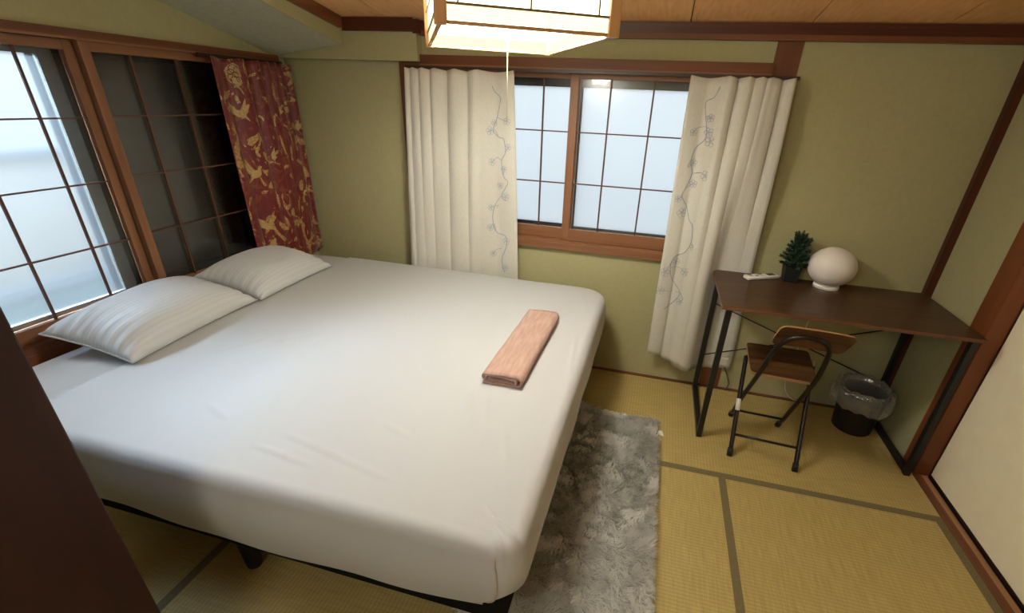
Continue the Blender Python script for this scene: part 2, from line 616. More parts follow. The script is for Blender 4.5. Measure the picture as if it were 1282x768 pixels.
outer_sash(w2, LEFT, 1.42, 2.46, 0.60, 1.63, -0.146, -0.126, 0.045, M_aludark, M_glass, 0.060)
# closed storm shutter behind the right half: horizontal ribs
M_shut = noise_mat('shutter_metal', lin(52, 48, 42), lin(60, 56, 48), nscale=8, rough=0.6, bump=0.0)
bm = bmesh.new()
z = 0.58
while z < 1.66:
    add_box(bm, (1.40, -0.172, z), (2.50, -0.160 + 0.0008 * (int(z * 100) % 2), z + 0.060), LEFT)
    z += 0.060
tag(finish(bm, 'window_2_shutter', M_shut), kind='structure')
# neighbour's rendered wall, seen blurred through the frosted glass
M_nb = noise_mat('neighbour_render', lin(112, 100, 92), lin(120, 108, 100), nscale=4, rough=0.9, bump=0.1)
tag(box('exterior_wall', (-4.3, -2.5, -3.0), (-4.1, 6.0, 1.05), M_nb), kind='structure')

M_topmask = plain('dark_top_mask', lin(44, 43, 42), 0.8, spec=0.1)  # dark strips added over the outside tops to hide bright daylight bands
tag(box('exterior_wall_top_mask', (-4.32, -2.5, 1.05), (-4.08, 6.0, 1.065), M_topmask), kind='structure')
tag(box('exterior_roof_top_mask', (-3.97, -2.5, 0.30), (-3.73, 6.0, 0.315), M_topmask), kind='structure')
tag(box('exterior_roof', (-3.95, -2.5, -3.0), (-3.75, 6.0, 0.30), noise_mat('blue_grey_roof', lin(96, 104, 114), lin(104, 112, 122), nscale=4, rough=0.8, bump=0.1)), kind='structure')

# ------------------------------------------------------------------ right wall, pillar, sliding door, front wall
bm = bmesh.new()
add_box(bm, (XR, 2.10, -0.12), (1.52, YB + 0.1, 2.6))
add_box(bm, (1.40, YF, 1.80), (1.52, 2.10, 2.7))
tag(finish(bm, 'wall_right', M_plaster), kind='structure')
tag(box('trim_7', (1.336, 2.498, 0.0), (XR, YB, 1.80), wd['dark', 'z']), kind='structure')
tag(box('trim_8', (1.355, 2.035, 0.0), (1.50, 2.142, 2.05), M_pillar, bev=0.003), kind='structure')
dr = empty('door_1', (0, 0, 0), kind='structure')
box('floor_track', (1.3525, YF, -0.05), (1.386, 2.034, 0.003), wd['red', 'y'], dr)
box('floor_track', (1.388, YF, -0.05), (1.412, 2.034, 0.002), M_track, dr)
box('floor_track', (1.412, YF, -0.05), (1.51, 2.034, -0.004), M_lacquer, dr)
box('head_track', (1.37, YF, 1.765), (1.51, 2.034, 1.82), wd['red', 'y'], dr)
for (y0, y1, x0) in ((1.13, 2.034, 1.420), (0.26, 1.16, 1.455), (-0.64, 0.29, 1.420)):
    p = box('sliding_panel', (x0 + 0.003, y0 + 0.004, 0.016), (x0 + 0.024, y1 - 0.004, 1.745), M_fusuma, dr)
    box('panel_frame', (x0, y0, -0.002), (x0 + 0.027, y1, 0.016), M_lacquer, p)
    box('panel_frame', (x0, y0, 1.745), (x0 + 0.027, y1, 1.763), M_lacquer, p)
    box('panel_frame', (x0, y0, 0.016), (x0 + 0.027, y0 + 0.005, 1.745), M_lacquer, p)
    box('panel_frame', (x0, y1 - 0.005, 0.016), (x0 + 0.027, y1, 1.745), M_lacquer, p)
    if y0 > 1:
        # brown stains on the paper
        M_stain = plain('brown_stain', lin(120, 96, 66), 0.9, spec=0.1)
        for (ys, zs, a, bb) in ((1.452, 0.215, 0.0035, 0.008), (1.418, 0.207, 0.0055, 0.006), (1.44, 0.19, 0.002, 0.003)):
            bm = bmesh.new()
            vs = [bm.verts.new((x0 + 0.0026, ys + a * math.cos(t * 0.628) * (1 + 0.25 * math.sin(3 * t)), zs + bb * math.sin(t * 0.628))) for t in range(10)]
            bm.faces.new(vs)
            finish(bm, 'stain', M_stain, p)
tag(box('wall_front', (XL - 0.16, YF - 0.1, -0.12), (1.52, YF, 2.7), M_plaster), kind='structure')
# dark post of the doorway the picture was taken through
tag(box('trim_9', (-1.30, 0.22, 0.0), (-1.012, 0.45, cz_at(0.45) - 0.0), M_post, bev=0.004), kind='structure')

# ------------------------------------------------------------------ bed
def smooth01(a, b, x):
    t = min(1, max(0, (x - a) / (b - a)))
    return t * t * (3 - 2 * t)


BX0, BX1, BY0, BY1, BZ = -2.108, -0.180, 0.668, 2.416, 0.578


def M_sheet_make():
    m, nt, b = new_mat('white_sheet_cotton')
    L = nt.links
    b.inputs['Base Color'].default_value = lin(184, 184, 184)
    b.inputs['Roughness'].default_value = 0.8
    b.inputs['Specular IOR Level'].default_value = 0.2
    b.inputs['Sheen Weight'].default_value = 0.15
    tc = nt.nodes.new('ShaderNodeTexCoord')
    mp = nt.nodes.new('ShaderNodeMapping')
    mp.inputs['Rotation'].default_value = (0, 0, 0.5)
    mp.inputs['Scale'].default_value = (9, 2.5, 3)
    L.new(tc.outputs['Object'], mp.inputs['Vector'])
    nz = nt.nodes.new('ShaderNodeTexNoise')
    nz.inputs['Scale'].default_value = 1.0
    nz.inputs['Detail'].default_value = 3
    nz.inputs['Distortion'].default_value = 0.8
    L.new(mp.outputs[0], nz.inputs['Vector'])
    bp = nt.nodes.new('ShaderNodeBump')
    bp.inputs['Strength'].default_value = 0.16
    bp.inputs['Distance'].default_value = 0.02
    L.new(nz.outputs['Fac'], bp.inputs['Height'])
    L.new(bp.outputs['Normal'], b.inputs['Normal'])
    return m


M_sheet = M_sheet_make()
bed = empty('bed', ((BX0 + BX1) / 2, (BY0 + BY1) / 2, 0), 'low bed under a white fitted sheet, standing below the lattice window', 'bed')


def outline(inset, n_side=70, n_c=14):
    """rounded rectangle, counter-clockwise"""
    x0, x1, y0, y1 = BX0 + inset, BX1 - inset, BY0 + inset, BY1 - inset
    pts = []
    rads = {(1, 1): 0.13, (-1, 1): 0.06, (-1, -1): 0.07, (1, -1): 0.075}
    rr = {k: max(0.004, v - inset * 0.8) for k, v in rads.items()}
    cs = [(x1, y0, 1, -1), (x1, y1, 1, 1), (x0, y1, -1, 1), (x0, y0, -1, -1)]
    st = [-math.pi / 2, 0, math.pi / 2, math.pi]
    for i, (x, y, sx_, sy_) in enumerate(cs):
        r_ = rr[(sx_, sy_)]
        c = (x - sx_ * r_, y - sy_ * r_)
        arc = [(c[0] + r_ * math.cos(st[i] + math.pi / 2 * k / n_c), c[1] + r_ * math.sin(st[i] + math.pi / 2 * k / n_c)) for k in range(n_c + 1)]
        pts += arc
        xn, yn, sxn, syn = cs[(i + 1) % 4]
        rn = rr[(sxn, syn)]
        cn = (xn - sxn * rn, yn - syn * rn)
        a1 = st[(i + 1) % 4]
        nxt = (cn[0] + rn * math.cos(a1), cn[1] + rn * math.sin(a1))
        for k in range(1, n_side):
            t = k / n_side
            pts.append((arc[-1][0] + (nxt[0] - arc[-1][0]) * t, arc[-1][1] + (nxt[1] - arc[-1][1]) * t))
    return pts


def sheet_z(x, y):
    """wrinkles on the top face"""
    h = 0.003 * noise.noise(Vector((x * 2.2, y * 2.0, 1.3)))
    h += 0.0016 * noise.noise(Vector((x * 9 + y * 4, y * 3 - x * 2, 4.0)))
    # drawn creases: (x0,y0,x1,y1,width,height)
    for (xa, ya, xb, yb_, w_, hh) in ((-0.52, 1.22, -0.46, 1.05, 0.007, 0.004), (-0.47, 1.26, -0.40, 1.02, 0.006, 0.003), (-0.92, 0.86, -0.62, 0.80, 0.007, 0.004),
                                      (-0.98, 0.80, -0.84, 0.78, 0.006, 0.004), (-0.36, 1.10, -0.30, 0.95, 0.006, 0.003), (-1.30, 0.92, -1.20, 0.88, 0.007, 0.004),
                                      (-0.25, 1.75, -0.22, 1.45, 0.008, 0.003), (-0.70, 0.99, -0.62, 0.96, 0.006, 0.003), (-1.45, 1.25, -1.25, 1.45, 0.012, 0.003), (-1.55, 1.2, -1.4, 1.42, 0.012, 0.003)):
        dx, dy = xb - xa, yb_ - ya
        l2 = dx * dx + dy * dy
        t = ((x - xa) * dx + (y - ya) * dy) / l2
        hh *= 1.7
        if -0.2 < t < 1.2:
            d = abs((x - xa) * dy - (y - ya) * dx) / math.sqrt(l2)
            h += hh * math.exp(-(d / w_) ** 2) * (1 - min(1, abs(t - 0.5) / 0.7) ** 2)
    # doubled sheet near the head: a straight step
    d = x + 1.79 + 0.02 * (y - 1.5)
    h += 0.007 * smooth01(-0.007, 0.005, d) - 0.004 * math.exp(-((d + 0.007) / 0.006) ** 2)
    # puckers near the front corner
    r2 = math.hypot(x - BX1 + 0.03, y - BY0 - 0.02)
    h += 0.004 * math.exp(-(r2 / 0.10) ** 2) * math.sin(95 * math.atan2(y - BY0 - 0.10, x - BX1 + 0.12) / 6 + 2)
    return h


bm = bmesh.new()
RADIUS = 0.036
prof = []
for k in range(91):                       # top rings, from the middle outwards
    t = k / 90
    prof.append((0.80 * (1 - t) ** 1.15 + RADIUS, 0.0))
for k in range(1, 9):
    a = math.pi / 2 * k / 8
    prof.append((RADIUS * (1 - math.sin(a)), -RADIUS * (1 - math.cos(a))))
for k in range(1, 13):
    prof.append((0.0, -RADIUS - k / 12.0))      # sides, z set below
rings = []
for (ins, dz) in prof:
    o = outline(min(ins, 0.86))
    ring = []
    n = len(o)
    for i, (x, y) in enumerate(o):
        if dz > -RADIUS - 1e-6:
            f = 1.0 + dz / RADIUS
            edge_x = min(x - BX0, BX1 - x)
            edge_y = min(y - BY0, BY1 - y)
            crown = -0.010 * math.exp(-edge_x / 0.10) - 0.008 * math.exp(-edge_y / 0.10)
            zz = BZ + dz + sheet_z(x, y) * max(0, f) + crown
            if dz < 0:
                # gathered elastic corner at the front right
                rr_ = math.hypot(x - BX1, y - BY0)
                zz += 0.005 * math.exp(-(rr_ / 0.07) ** 2) * math.sin(i * 1.9)
        else:
            t = -dz - RADIUS
            ex = min((x - BX0), (BX1 - x)) if (y < BY0 + 0.02 or y > BY1 - 0.02) else 9
            ey = min((y - BY0), (BY1 - y)) if ex == 9 else 9
            e = min(ex, ey)
            hem = 0.287 + 0.050 * math.exp(-(e / 0.16) ** 2) + 0.007 * math.sin(i * 0.16) + 0.006 * math.sin(i * 0.061 + 1)
            if y < BY0 + 0.02:
                hem += 0.03 * max(0, -x - 0.95) ** 1.5
            top = BZ - RADIUS - 0.008
            zz = top + (hem - top) * t
            bulge = 0.012 * math.sin(math.pi * t) - 0.030 * t ** 2.2
            nx = (1 if x > BX1 - 0.09 else -1 if x < BX0 + 0.09 else 0)
            ny = (1 if y > BY1 - 0.09 else -1 if y < BY0 + 0.09 else 0)
            wr = 0.0025 * math.sin(i * 0.42 + 3 * t) * t + 0.004 * noise.noise(Vector((x * 5, y * 5, zz * 4)))
            x += nx * (bulge + wr)
            y += ny * (bulge + wr)
        ring.append(bm.verts.new((x, y, zz)))
    rings.append(ring)
for A, B in zip(rings, rings[1:]):
    n = len(A)
    for i in range(n):
        bm.faces.new((A[i], A[(i + 1) % n], B[(i + 1) % n], B[i]))
SEAM = [r_[2].co.copy() for r_ in rings[-16:]]
# middle of the top
cap = rings[0]
bm.faces.new(cap)
bmesh.ops.remove_doubles(bm, verts=bm.verts[:], dist=1e-5)
sheet = finish(bm, 'fitted_sheet', M_sheet, None, smooth=True)
keep(sheet, bed)
# overlocked corner seam
seam = [p_ + Vector((0.0, -0.0012, 0)) for p_ in SEAM]
sm = tube('corner_seam', seam, 0.0028, noise_mat('seam_thread', lin(176, 166, 148), lin(190, 180, 162), nscale=300), None, 6)
keep(sm, bed)
# base frame and legs
bs = box('bed_base', (BX0 + 0.03, BY0 + 0.045, 0.245), (BX1 - 0.045, BY1 - 0.03, 0.36), M_blackmatte, None, bev=0.006)
keep(bs, bed)
for (x, y) in ((BX0 + 0.12, BY0 + 0.14), (-1.175, BY0 + 0.14), (BX1 - 0.15, BY0 + 0.14), (BX0 + 0.12, BY1 - 0.14), (-1.175, BY1 - 0.14), (BX1 - 0.15, BY1 - 0.14)):
    bm = bmesh.new()
    add_lathe(bm, [(0.0, 0.0), (0.020, 0.0), (0.024, 0.006), (0.040, 0.24), (0.040, 0.245)], (x, y, 0), 18)
    keep(smooth_by_angle(finish(bm, 'leg', M_rubber)), bed)

# ------------------------------------------------------------------ pillows
def M_pillow_make():
    m, nt, b = new_mat('white_sateen_stripe')
    L = nt.links
    tc = nt.nodes.new('ShaderNodeTexCoord')
    wv = nt.nodes.new('ShaderNodeTexWave')
    wv.bands_direction = 'X'
    wv.inputs['Scale'].default_value = 20.0
    L.new(tc.outputs['Object'], wv.inputs['Vector'])
    cr = nt.nodes.new('ShaderNodeValToRGB')
    cr.color_ramp.elements[0].position, cr.color_ramp.elements[1].position = 0.45, 0.55
    cr.color_ramp.elements[0].color, cr.color_ramp.elements[1].color = lin(193, 194, 196), lin(198, 199, 200)
    L.new(wv.outputs['Fac'], cr.inputs['Fac'])
    L.new(cr.outputs['Color'], b.inputs['Base Color'])
    mr = nt.nodes.new('ShaderNodeMapRange')
    mr.inputs['To Min'].default_value, mr.inputs['To Max'].default_value = 0.7, 0.42
    L.new(wv.outputs['Fac'], mr.inputs['Value'])
    L.new(mr.outputs[0], b.inputs['Roughness'])
    b.inputs['Sheen Weight'].default_value = 0.2
    b.inputs['Specular IOR Level'].default_value = 0.3
    bp = nt.nodes.new('ShaderNodeBump')
    bp.inputs['Strength'].default_value = 0.14
    bp.inputs['Distance'].default_value = 0.002
    L.new(wv.outputs['Fac'], bp.inputs['Height'])
    L.new(bp.outputs['Normal'], b.inputs['Normal'])
    return m


M_pillow = M_pillow_make()


def pillow(cx_, cy_, cz_, rotz, roty, w_, l_, th, seed, label):
    """w_ along local x (towards the room), l_ along local y"""
    N = 48
    Mx = Matrix.Translation((cx_, cy_, cz_)) @ Matrix.Rotation(rotz, 4, 'Z') @ Matrix.Rotation(roty, 4, 'Y')
    root = bpy.data.objects.new('pillow', None)
    COL.objects.link(root)
    root.empty_display_size = 0.05
    root.matrix_world = Mx
    tag(root, label, 'pillow', 'pillows at the head of the bed')
    bm = bmesh.new()
    top, bot = {}, {}

    def edge(u, v):
        x = u * w_ / 2 * (1 - 0.05 * (1 - abs(v) ** 2) - 0.0)
        y = v * l_ / 2 * (1 - 0.045 * (1 - abs(u) ** 2))
        return x, y
    for i in range(N + 1):
        for j in range(N + 1):
            u = -1 + 2 * i / N
            v_ = -1 + 2 * j / N
            u = math.sin(u * math.pi / 2) * 0.5 + u * 0.5
            v_ = math.sin(v_ * math.pi / 2) * 0.5 + v_ * 0.5
            x, y = edge(u, v_)
            a = max(0, (1 - abs(u) ** 2.6)) ** 0.5 * max(0, (1 - abs(v_) ** 2.8)) ** 0.55
            fx = noise.noise(Vector((x * 7 + seed, y * 7, seed)))
            # puckers running in from the short ends
            pk = 0.006 * math.sin(x * 150 + 2 * fx + seed) * (math.exp(-((1 - abs(v_)) / 0.16)) - math.exp(-((1 - abs(v_)) / 0.02)))
            h = th * a + 0.010 * fx * a + pk
            border = i in (0, N) or j in (0, N)
            top[i, j] = bm.verts.new((x, y, 0.0 if border else h))
            bot[i, j] = top[i, j] if border else bm.verts.new((x, y, -0.36 * th * a))
    for i in range(N):
        for j in range(N):
            bm.faces.new((top[i, j], top[i + 1, j], top[i + 1, j + 1], top[i, j + 1]))
            q = (bot[i, j], bot[i, j + 1], bot[i + 1, j + 1], bot[i + 1, j])
            if len(set(q)) > 2:
                try:
                    bm.faces.new(q)
                except ValueError:
                    pass
    o = finish(bm, 'pillowcase', M_pillow, root, smooth=True)
    pts = []
    for s in range(4):
        for k in range(24):
            t = -1 + 2 * k / 24
            u, v_ = ((t, -1), (1, t), (-t, 1), (-1, -t))[s]
            x, y = edge(u, v_)
            pts.append((x, y, 0))
    tube('piping', pts, 0.0035, M_sheet, root, 6, closed=True)
    return root


pillow(-1.942, 1.312, 0.629, 0.06, math.radians(9.5), 0.385, 0.61, 0.108, 1.7, 'white striped pillow at the head of the bed, nearer the dark doorway post')
pillow(-1.942, 1.893, 0.629, 0.02, math.radians(9), 0.385, 0.53, 0.100, 5.2, 'white striped pillow at the head of the bed, next to the red curtain')

# ------------------------------------------------------------------ towel
M_towel = noise_mat('peach_terry', lin(168, 136, 124), lin(186, 155, 143), scale=(90, 14, 60), nscale=1.0, rough=0.95, bump=0.8, bdist=0.004, spec=0.1)
towel = empty('towel', (-0.435, 1.60, 0.583), 'peach terry towel folded lengthways, lying on the white sheet', 'towel')
T = 0.008
cl = []                                    # centre line of the folded layers, seen at the near end (x across, z up)


def arc(cx_, cz_, r_, a0, a1, n=8):
    return [(cx_ + r_ * math.cos(math.radians(a0 + (a1 - a0) * k / n)), cz_ + r_ * math.sin(math.radians(a0 + (a1 - a0) * k / n))) for k in range(n + 1)]


cl += [(-0.052, 0.0065)]
cl += arc(0.055, 0.0195, 0.0140, -90, 90)            # outer layer: bottom, round the right side, over the top
cl += arc(-0.050, 0.0240, 0.0100, 90, 270)[:7]
body = [(-0.066, 0.005), (-0.02, 0.005)] + arc(0.056, 0.0235, 0.0185, -90, 90) + [(0.0, 0.043)] + arc(-0.058, 0.0330, 0.0095, 90, 250)
inner = [(-0.030, 0.0300), (0.0, 0.0315)] + arc(0.042, 0.0230, 0.0085, 90, -90) + [(0.0, 0.0140)] + arc(-0.044, 0.0230, 0.0090, -90, -250) + [(-0.02, 0.0325)]


def add_strip(bm, path, y0, y1, t, seed, wob=0.003):
    pts = [Vector((a, b_)) for a, b_ in path]
    L_, R_ = [], []
    for i, p in enumerate(pts):
        d = (pts[min(i + 1, len(pts) - 1)] - pts[max(i - 1, 0)]).normalized()
        nrm = Vector((-d.y, d.x)) * t / 2
        L_.append(p + nrm)
        R_.append(p - nrm)
    loop = L_ + R_[::-1]
    NY = 26
    rows = []
    for j in range(NY + 1):
        y = y0 + (y1 - y0) * j / NY
        skew = 0.004 * math.sin(y * 4 + seed)
        row = []
        for p in loop:
            w_ = wob * noise.noise(Vector((p.x * 30, y * 12, p.y * 40 + seed)))
            row.append(bm.verts.new((p.x + skew - 0.0 * y, y + 0.006 * math.sin(p.x * 40 + seed) * (1 if j in (0, NY) else 0), max(0.0015, p.y + w_))))
        rows.append(row)
    n = len(loop)
    for A, B in zip(rows, rows[1:]):
        for k in range(n):
            bm.faces.new((A[k], A[(k + 1) % n], B[(k + 1) % n], B[k]))
    m = len(L_)
    for row in (rows[0], rows[-1]):
        for k in range(m - 1):
            bm.faces.new((row[k], row[k + 1], row[n - 2 - k], row[n - 1 - k]))


bm = bmesh.new()
add_strip(bm, body, -0.295, 0.295, T, 0.3)
finish(bm, 'outer_fold', M_towel, towel, smooth=True)
bm = bmesh.new()
add_strip(bm, inner, -0.292, 0.288, T * 0.85, 2.1, 0.001)
finish(bm, 'inner_fold', M_towel, towel, smooth=True)

# ------------------------------------------------------------------ curtains
def M_cloth_make(name, c1, c2, rough=0.8, sheen=0.2):
    m = noise_mat(name, c1, c2, scale=(220, 220, 60), nscale=1.0, rough=rough, bump=0.15, bdist=0.001, spec=0.2)
    b = m.node_tree.nodes['Principled BSDF']
    b.inputs['Sheen Weight'].default_value = sheen
    return m


M_curtain = M_cloth_make('cream_curtain_cloth', lin(196, 193, 182), lin(204, 201, 190))
M_thread = plain('blue_grey_thread', lin(146, 152, 164), 0.6)
M_hem = M_cloth_make('cream_hem_cloth', lin(192, 188, 176), lin(200, 196, 184))


class Curtain:
    def __init__(s, P, top, bot, zt, zb, n0, amps, flat=None, squeeze=None, scallop=0.010, cusp=0.65):
        s.cusp = cusp
        s.P, s.top, s.bot, s.zt, s.zb, s.n0, s.amps, s.squeeze, s.scallop = P, top, bot, zt, zb, n0, amps, squeeze, scallop

    def at(s, i, f, v):
        a0, a1 = s.top[i], s.top[i + 1]
        b0, b1 = s.bot[i], s.bot[i + 1]
        vv = v ** 0.9
        sp = (a1 - a0) * (1 - vv) + (b1 - b0) * vv
        x = (a0 * (1 - vv) + b0 * vv) + sp * f
        amp = s.amps[i] * (0.75 + 0.35 * v)
        x += amp * 0.75 * math.sin(2 * math.pi * f) * (0.4 + v)
        prof = 0.5 + 0.5 * math.cos(2 * math.pi * f)          # 1 at the ridges
        prof = (1 - s.cusp) * prof + s.cusp * abs(math.cos(math.pi * f))
        n = s.n0 + amp * (prof - 0.35) + 0.003 * math.sin(3 * x * 10 + v * 5)
        hz = s.zb(b0 + (b1 - b0) * f) if callable(s.zb) else s.zb
        z = s.zt + (hz - s.zt) * v - s.scallop * math.sin(math.pi * f) * (1 - v) ** 6
        z -= 0.010 * (prof - 0.5) * v ** 6 * (amp / 0.03)
        if s.squeeze:
            n = s.squeeze(x, n, z)
        return x, n, z

    def mesh(s, name, mat, parent, nf=14, nv=46, solid=0.0016):
        bm = bmesh.new()
        cols = []
        K = len(s.top) - 1
        for i in range(K):
            for k in range(nf + (1 if i == K - 1 else 0)):
                cols.append([bm.verts.new(s.P(*s.at(i, k / nf, j / nv))) for j in range(nv + 1)])
        for A, B in zip(cols, cols[1:]):
            for j in range(nv):
                bm.faces.new((A[j], A[j + 1], B[j + 1], B[j]))
        o = finish(bm, name, mat, parent, smooth=True)
        md = o.modifiers.new('thickness', 'SOLIDIFY')
        md.thickness = solid
        md.offset = 0
        return o

    def find(s, x, z):
        """surface distance n at wall position x, height z"""
        v = (s.zt - z) / (s.zt - (s.zb(x) if callable(s.zb) else s.zb))
        v = min(1, max(0, v))
        best = None
        for i in range(len(s.top) - 1):
            for k in range(25):
                xx, n, zz = s.at(i, k / 24, v)
                d = abs(xx - x)
                if best is None or d < best[0]:
                    best = (d, n)
        return best[1]


def ribbon(bm, cur, pts, w, off=0.003):
    pts = [Vector((a, 0, b_)) for a, b_ in pts]
    pts = smooth_path(pts, 4)
    row = []
    for i, p in enumerate(pts):
        d = (pts[min(i + 1, len(pts) - 1)] - pts[max(i - 1, 0)])
        d.normalize()
        nr = Vector((-d.z, 0, d.x)) * w
        for q in (p + nr, p - nr):
            row.append(bm.verts.new(cur.P(q.x, cur.find(q.x, q.z) + off, q.z)))
    for i in range(0, len(row) - 2, 2):
        bm.faces.new((row[i], row[i + 1], row[i + 3], row[i + 2]))


def flower(bm, cur, x, z, r_, rot=0.0):
    for k in range(5):
        a = rot + k * 2 * math.pi / 5
        c = (x + r_ * 0.55 * math.cos(a), z + r_ * 0.55 * math.sin(a))
        pts = [(c[0] + r_ * 0.42 * math.cos(t * math.pi / 4), c[1] + r_ * 0.42 * math.sin(t * math.pi / 4)) for t in range(9)]
        ribbon(bm, cur, pts, 0.0009)


def make_curtain_embroidered(name, label, cur, mains, twigs, flowers, parent_loc):
    root = empty(name, parent_loc, label, 'curtain', 'white curtains at the back window')
    keep(cur.mesh('curtain_panel', M_curtain, None), root)
    bm = bmesh.new()
    for pts in mains:
        ribbon(bm, cur, pts, 0.0021)
    for pts in twigs:
        ribbon(bm, cur, pts, 0.0014)
    for (x, z, r_, a) in flowers:
        flower(bm, cur, x, z, r_, a)
    keep(finish(bm, 'embroidery', M_thread), root)
    return root


curL = Curtain(BACK, [-1.345, -1.300, -1.247, -1.178, -1.073, -0.952, -0.763], [-1.409, -1.325, -1.273, -1.200, -1.080, -0.973, -0.705],
               1.628, 0.20, 0.068, [0.056, 0.056, 0.052, 0.046, 0.040, 0.016])
fl_L = [(-0.796, 1.400, 0.020, 0.1), (-0.890, 1.350, 0.022, 0.5), (-0.79, 1.275, 0.018, 0.9), (-0.880, 1.196, 0.020, 0.2), (-0.812, 1.165, 0.016, 0.4),
        (-0.800, 1.02, 0.022, 0.2), (-0.885, 0.955, 0.018, 0.7), (-0.868, 1.388, 0.016, 0.7), (-0.835, 1.075, 0.018, 0.9), (-0.890, 0.842, 0.020, 0.2), (-0.795, 0.772, 0.022, 0.5), (-0.873, 0.690, 0.018, 0.1), (-0.800, 0.61, 0.022, 0.6)]
cL = make_curtain_embroidered(
    'curtain', 'white curtain with a blue-grey plum branch, hanging behind the bed', curL,
    [[(-0.879, 1.558), (-0.867, 1.534), (-0.834, 1.505), (-0.841, 1.462), (-0.852, 1.416), (-0.872, 1.352), (-0.841, 1.321), (-0.814, 1.312), (-0.804, 1.247), (-0.825, 1.207), (-0.815, 1.129), (-0.788, 1.095), (-0.825, 1.025), (-0.798, 0.997)],
     [(-0.86, 0.977), (-0.877, 0.905), (-0.857, 0.819), (-0.802, 0.801), (-0.793, 0.744), (-0.823, 0.657), (-0.805, 0.581)]],
    [[(-0.852, 1.416), (-0.822, 1.405), (-0.796, 1.399)], [(-0.841, 1.321), (-0.867, 1.356), (-0.894, 1.348)], [(-0.825, 1.207), (-0.852, 1.22), (-0.879, 1.194)], [(-0.857, 0.954), (-0.844, 0.97), (-0.885, 0.959)],
     [(-0.857, 0.819), (-0.869, 0.866), (-0.891, 0.84)], [(-0.823, 0.724), (-0.861, 0.712), (-0.875, 0.685)], [(-0.804, 1.247), (-0.79, 1.272)], [(-0.815, 1.129), (-0.809, 1.166)], [(-0.825, 1.025), (-0.845, 1.0), (-0.86, 0.977)]],
    fl_L, (-1.06, 2.46, 0.2))


def sq(x, n, z):
    """behind the desk the cloth is pressed against the wall and the post"""
    t = smooth01(0.300, 0.385, x) * (1 - smooth01(0.74, 1.45, z)) if z > 0.74 else smooth01(0.300, 0.385, x)
    flat = 0.019 + 0.0145 * smooth01(0.66, 0.74, z) + 0.0015 * math.sin(x * 60)
    return n * (1 - t) + flat * t


hemR = lambda x: 0.205 - 0.24 * (x - 0.079) if x < 0.36 else 0.138 + 0.06 * (x - 0.36)
curR = Curtain(BACK, [0.071, 0.235, 0.318, 0.372, 0.415, 0.508], [0.079, 0.240, 0.300, 0.352, 0.405, 0.560],
               1.632, hemR, 0.068, [0.022, 0.054, 0.064, 0.064, 0.044], squeeze=sq)
fl_R = [(0.206, 1.360, 0.024, 0.1), (0.189, 1.460, 0.018, 0.4), (0.215, 1.207, 0.024, 0.8), (0.126, 1.397, 0.018, 0.2), (0.166, 1.165, 0.018, 0.5), (0.108, 1.088, 0.018, 0.1), (0.135, 1.02, 0.024, 0.6),
        (0.222, 0.852, 0.018, 0.3), (0.104, 0.702, 0.026, 0.2), (0.206, 0.715, 0.024, 0.9), (0.094, 0.596, 0.024, 0.4), (0.208, 0.545, 0.022, 0.2), (0.148, 1.262, 0.018, 0.1), (0.192, 1.40, 0.02, 0.7), (0.150, 0.765, 0.020, 0.5)]
cR = make_curtain_embroidered(
    'curtain', 'white curtain with a blue-grey plum branch, hanging beside and behind the desk', curR,
    [[(0.204, 1.589), (0.189, 1.547), (0.158, 1.529), (0.16, 1.495), (0.177, 1.425), (0.183, 1.372), (0.145, 1.324), (0.137, 1.262), (0.152, 1.211), (0.133, 1.141), (0.122, 1.103), (0.155, 1.051), (0.176, 0.991), (0.198, 0.961), (0.207, 0.876), (0.182, 0.817), (0.138, 0.789), (0.126, 0.73), (0.148, 0.662), (0.199, 0.597), (0.17, 0.531), (0.132, 0.488)]],
    [[(0.183, 1.372), (0.205, 1.377), (0.205, 1.359)], [(0.17, 1.469), (0.188, 1.461)], [(0.152, 1.211), (0.193, 1.22), (0.215, 1.206)], [(0.177, 1.425), (0.138, 1.415), (0.126, 1.396)], [(0.133, 1.141), (0.165, 1.163)], [(0.122, 1.103), (0.108, 1.088)],
     [(0.155, 1.051), (0.135, 1.018)], [(0.207, 0.876), (0.221, 0.855)], [(0.138, 0.789), (0.116, 0.729), (0.102, 0.704)], [(0.126, 0.73), (0.168, 0.736), (0.204, 0.717)], [(0.199, 0.597), (0.115, 0.598), (0.093, 0.595)], [(0.199, 0.597), (0.22, 0.563), (0.208, 0.544)], [(0.128, 1.261), (0.128, 1.238), (0.148, 1.259)]],
    fl_R, (0.29, 2.46, 0.15))
# care label on the hem, under the desk
keep(tag(box('care_label', (0.500, 0.0225, 0.205), (0.538, 0.0237, 0.217), plain('white_label', lin(226, 222, 208), 0.8), None, BACK), 'small white care label'), cR)

# rail behind the white curtains
rl = box('curtain_rail', (-1.37, 0.036, 1.626), (0.53, 0.044, 1.640), plain('brown_rail', lin(58, 38, 26), 0.4), None, BACK)
tag(rl, 'dark brown curtain rail under the head rail of the back window', 'curtain rail')
for x in (-1.32, -0.46, 0.38):
    box('bracket', (x - 0.008, 0.0125, 1.628), (x + 0.008, 0.037, 1.638), M_aludark, rl, BACK)


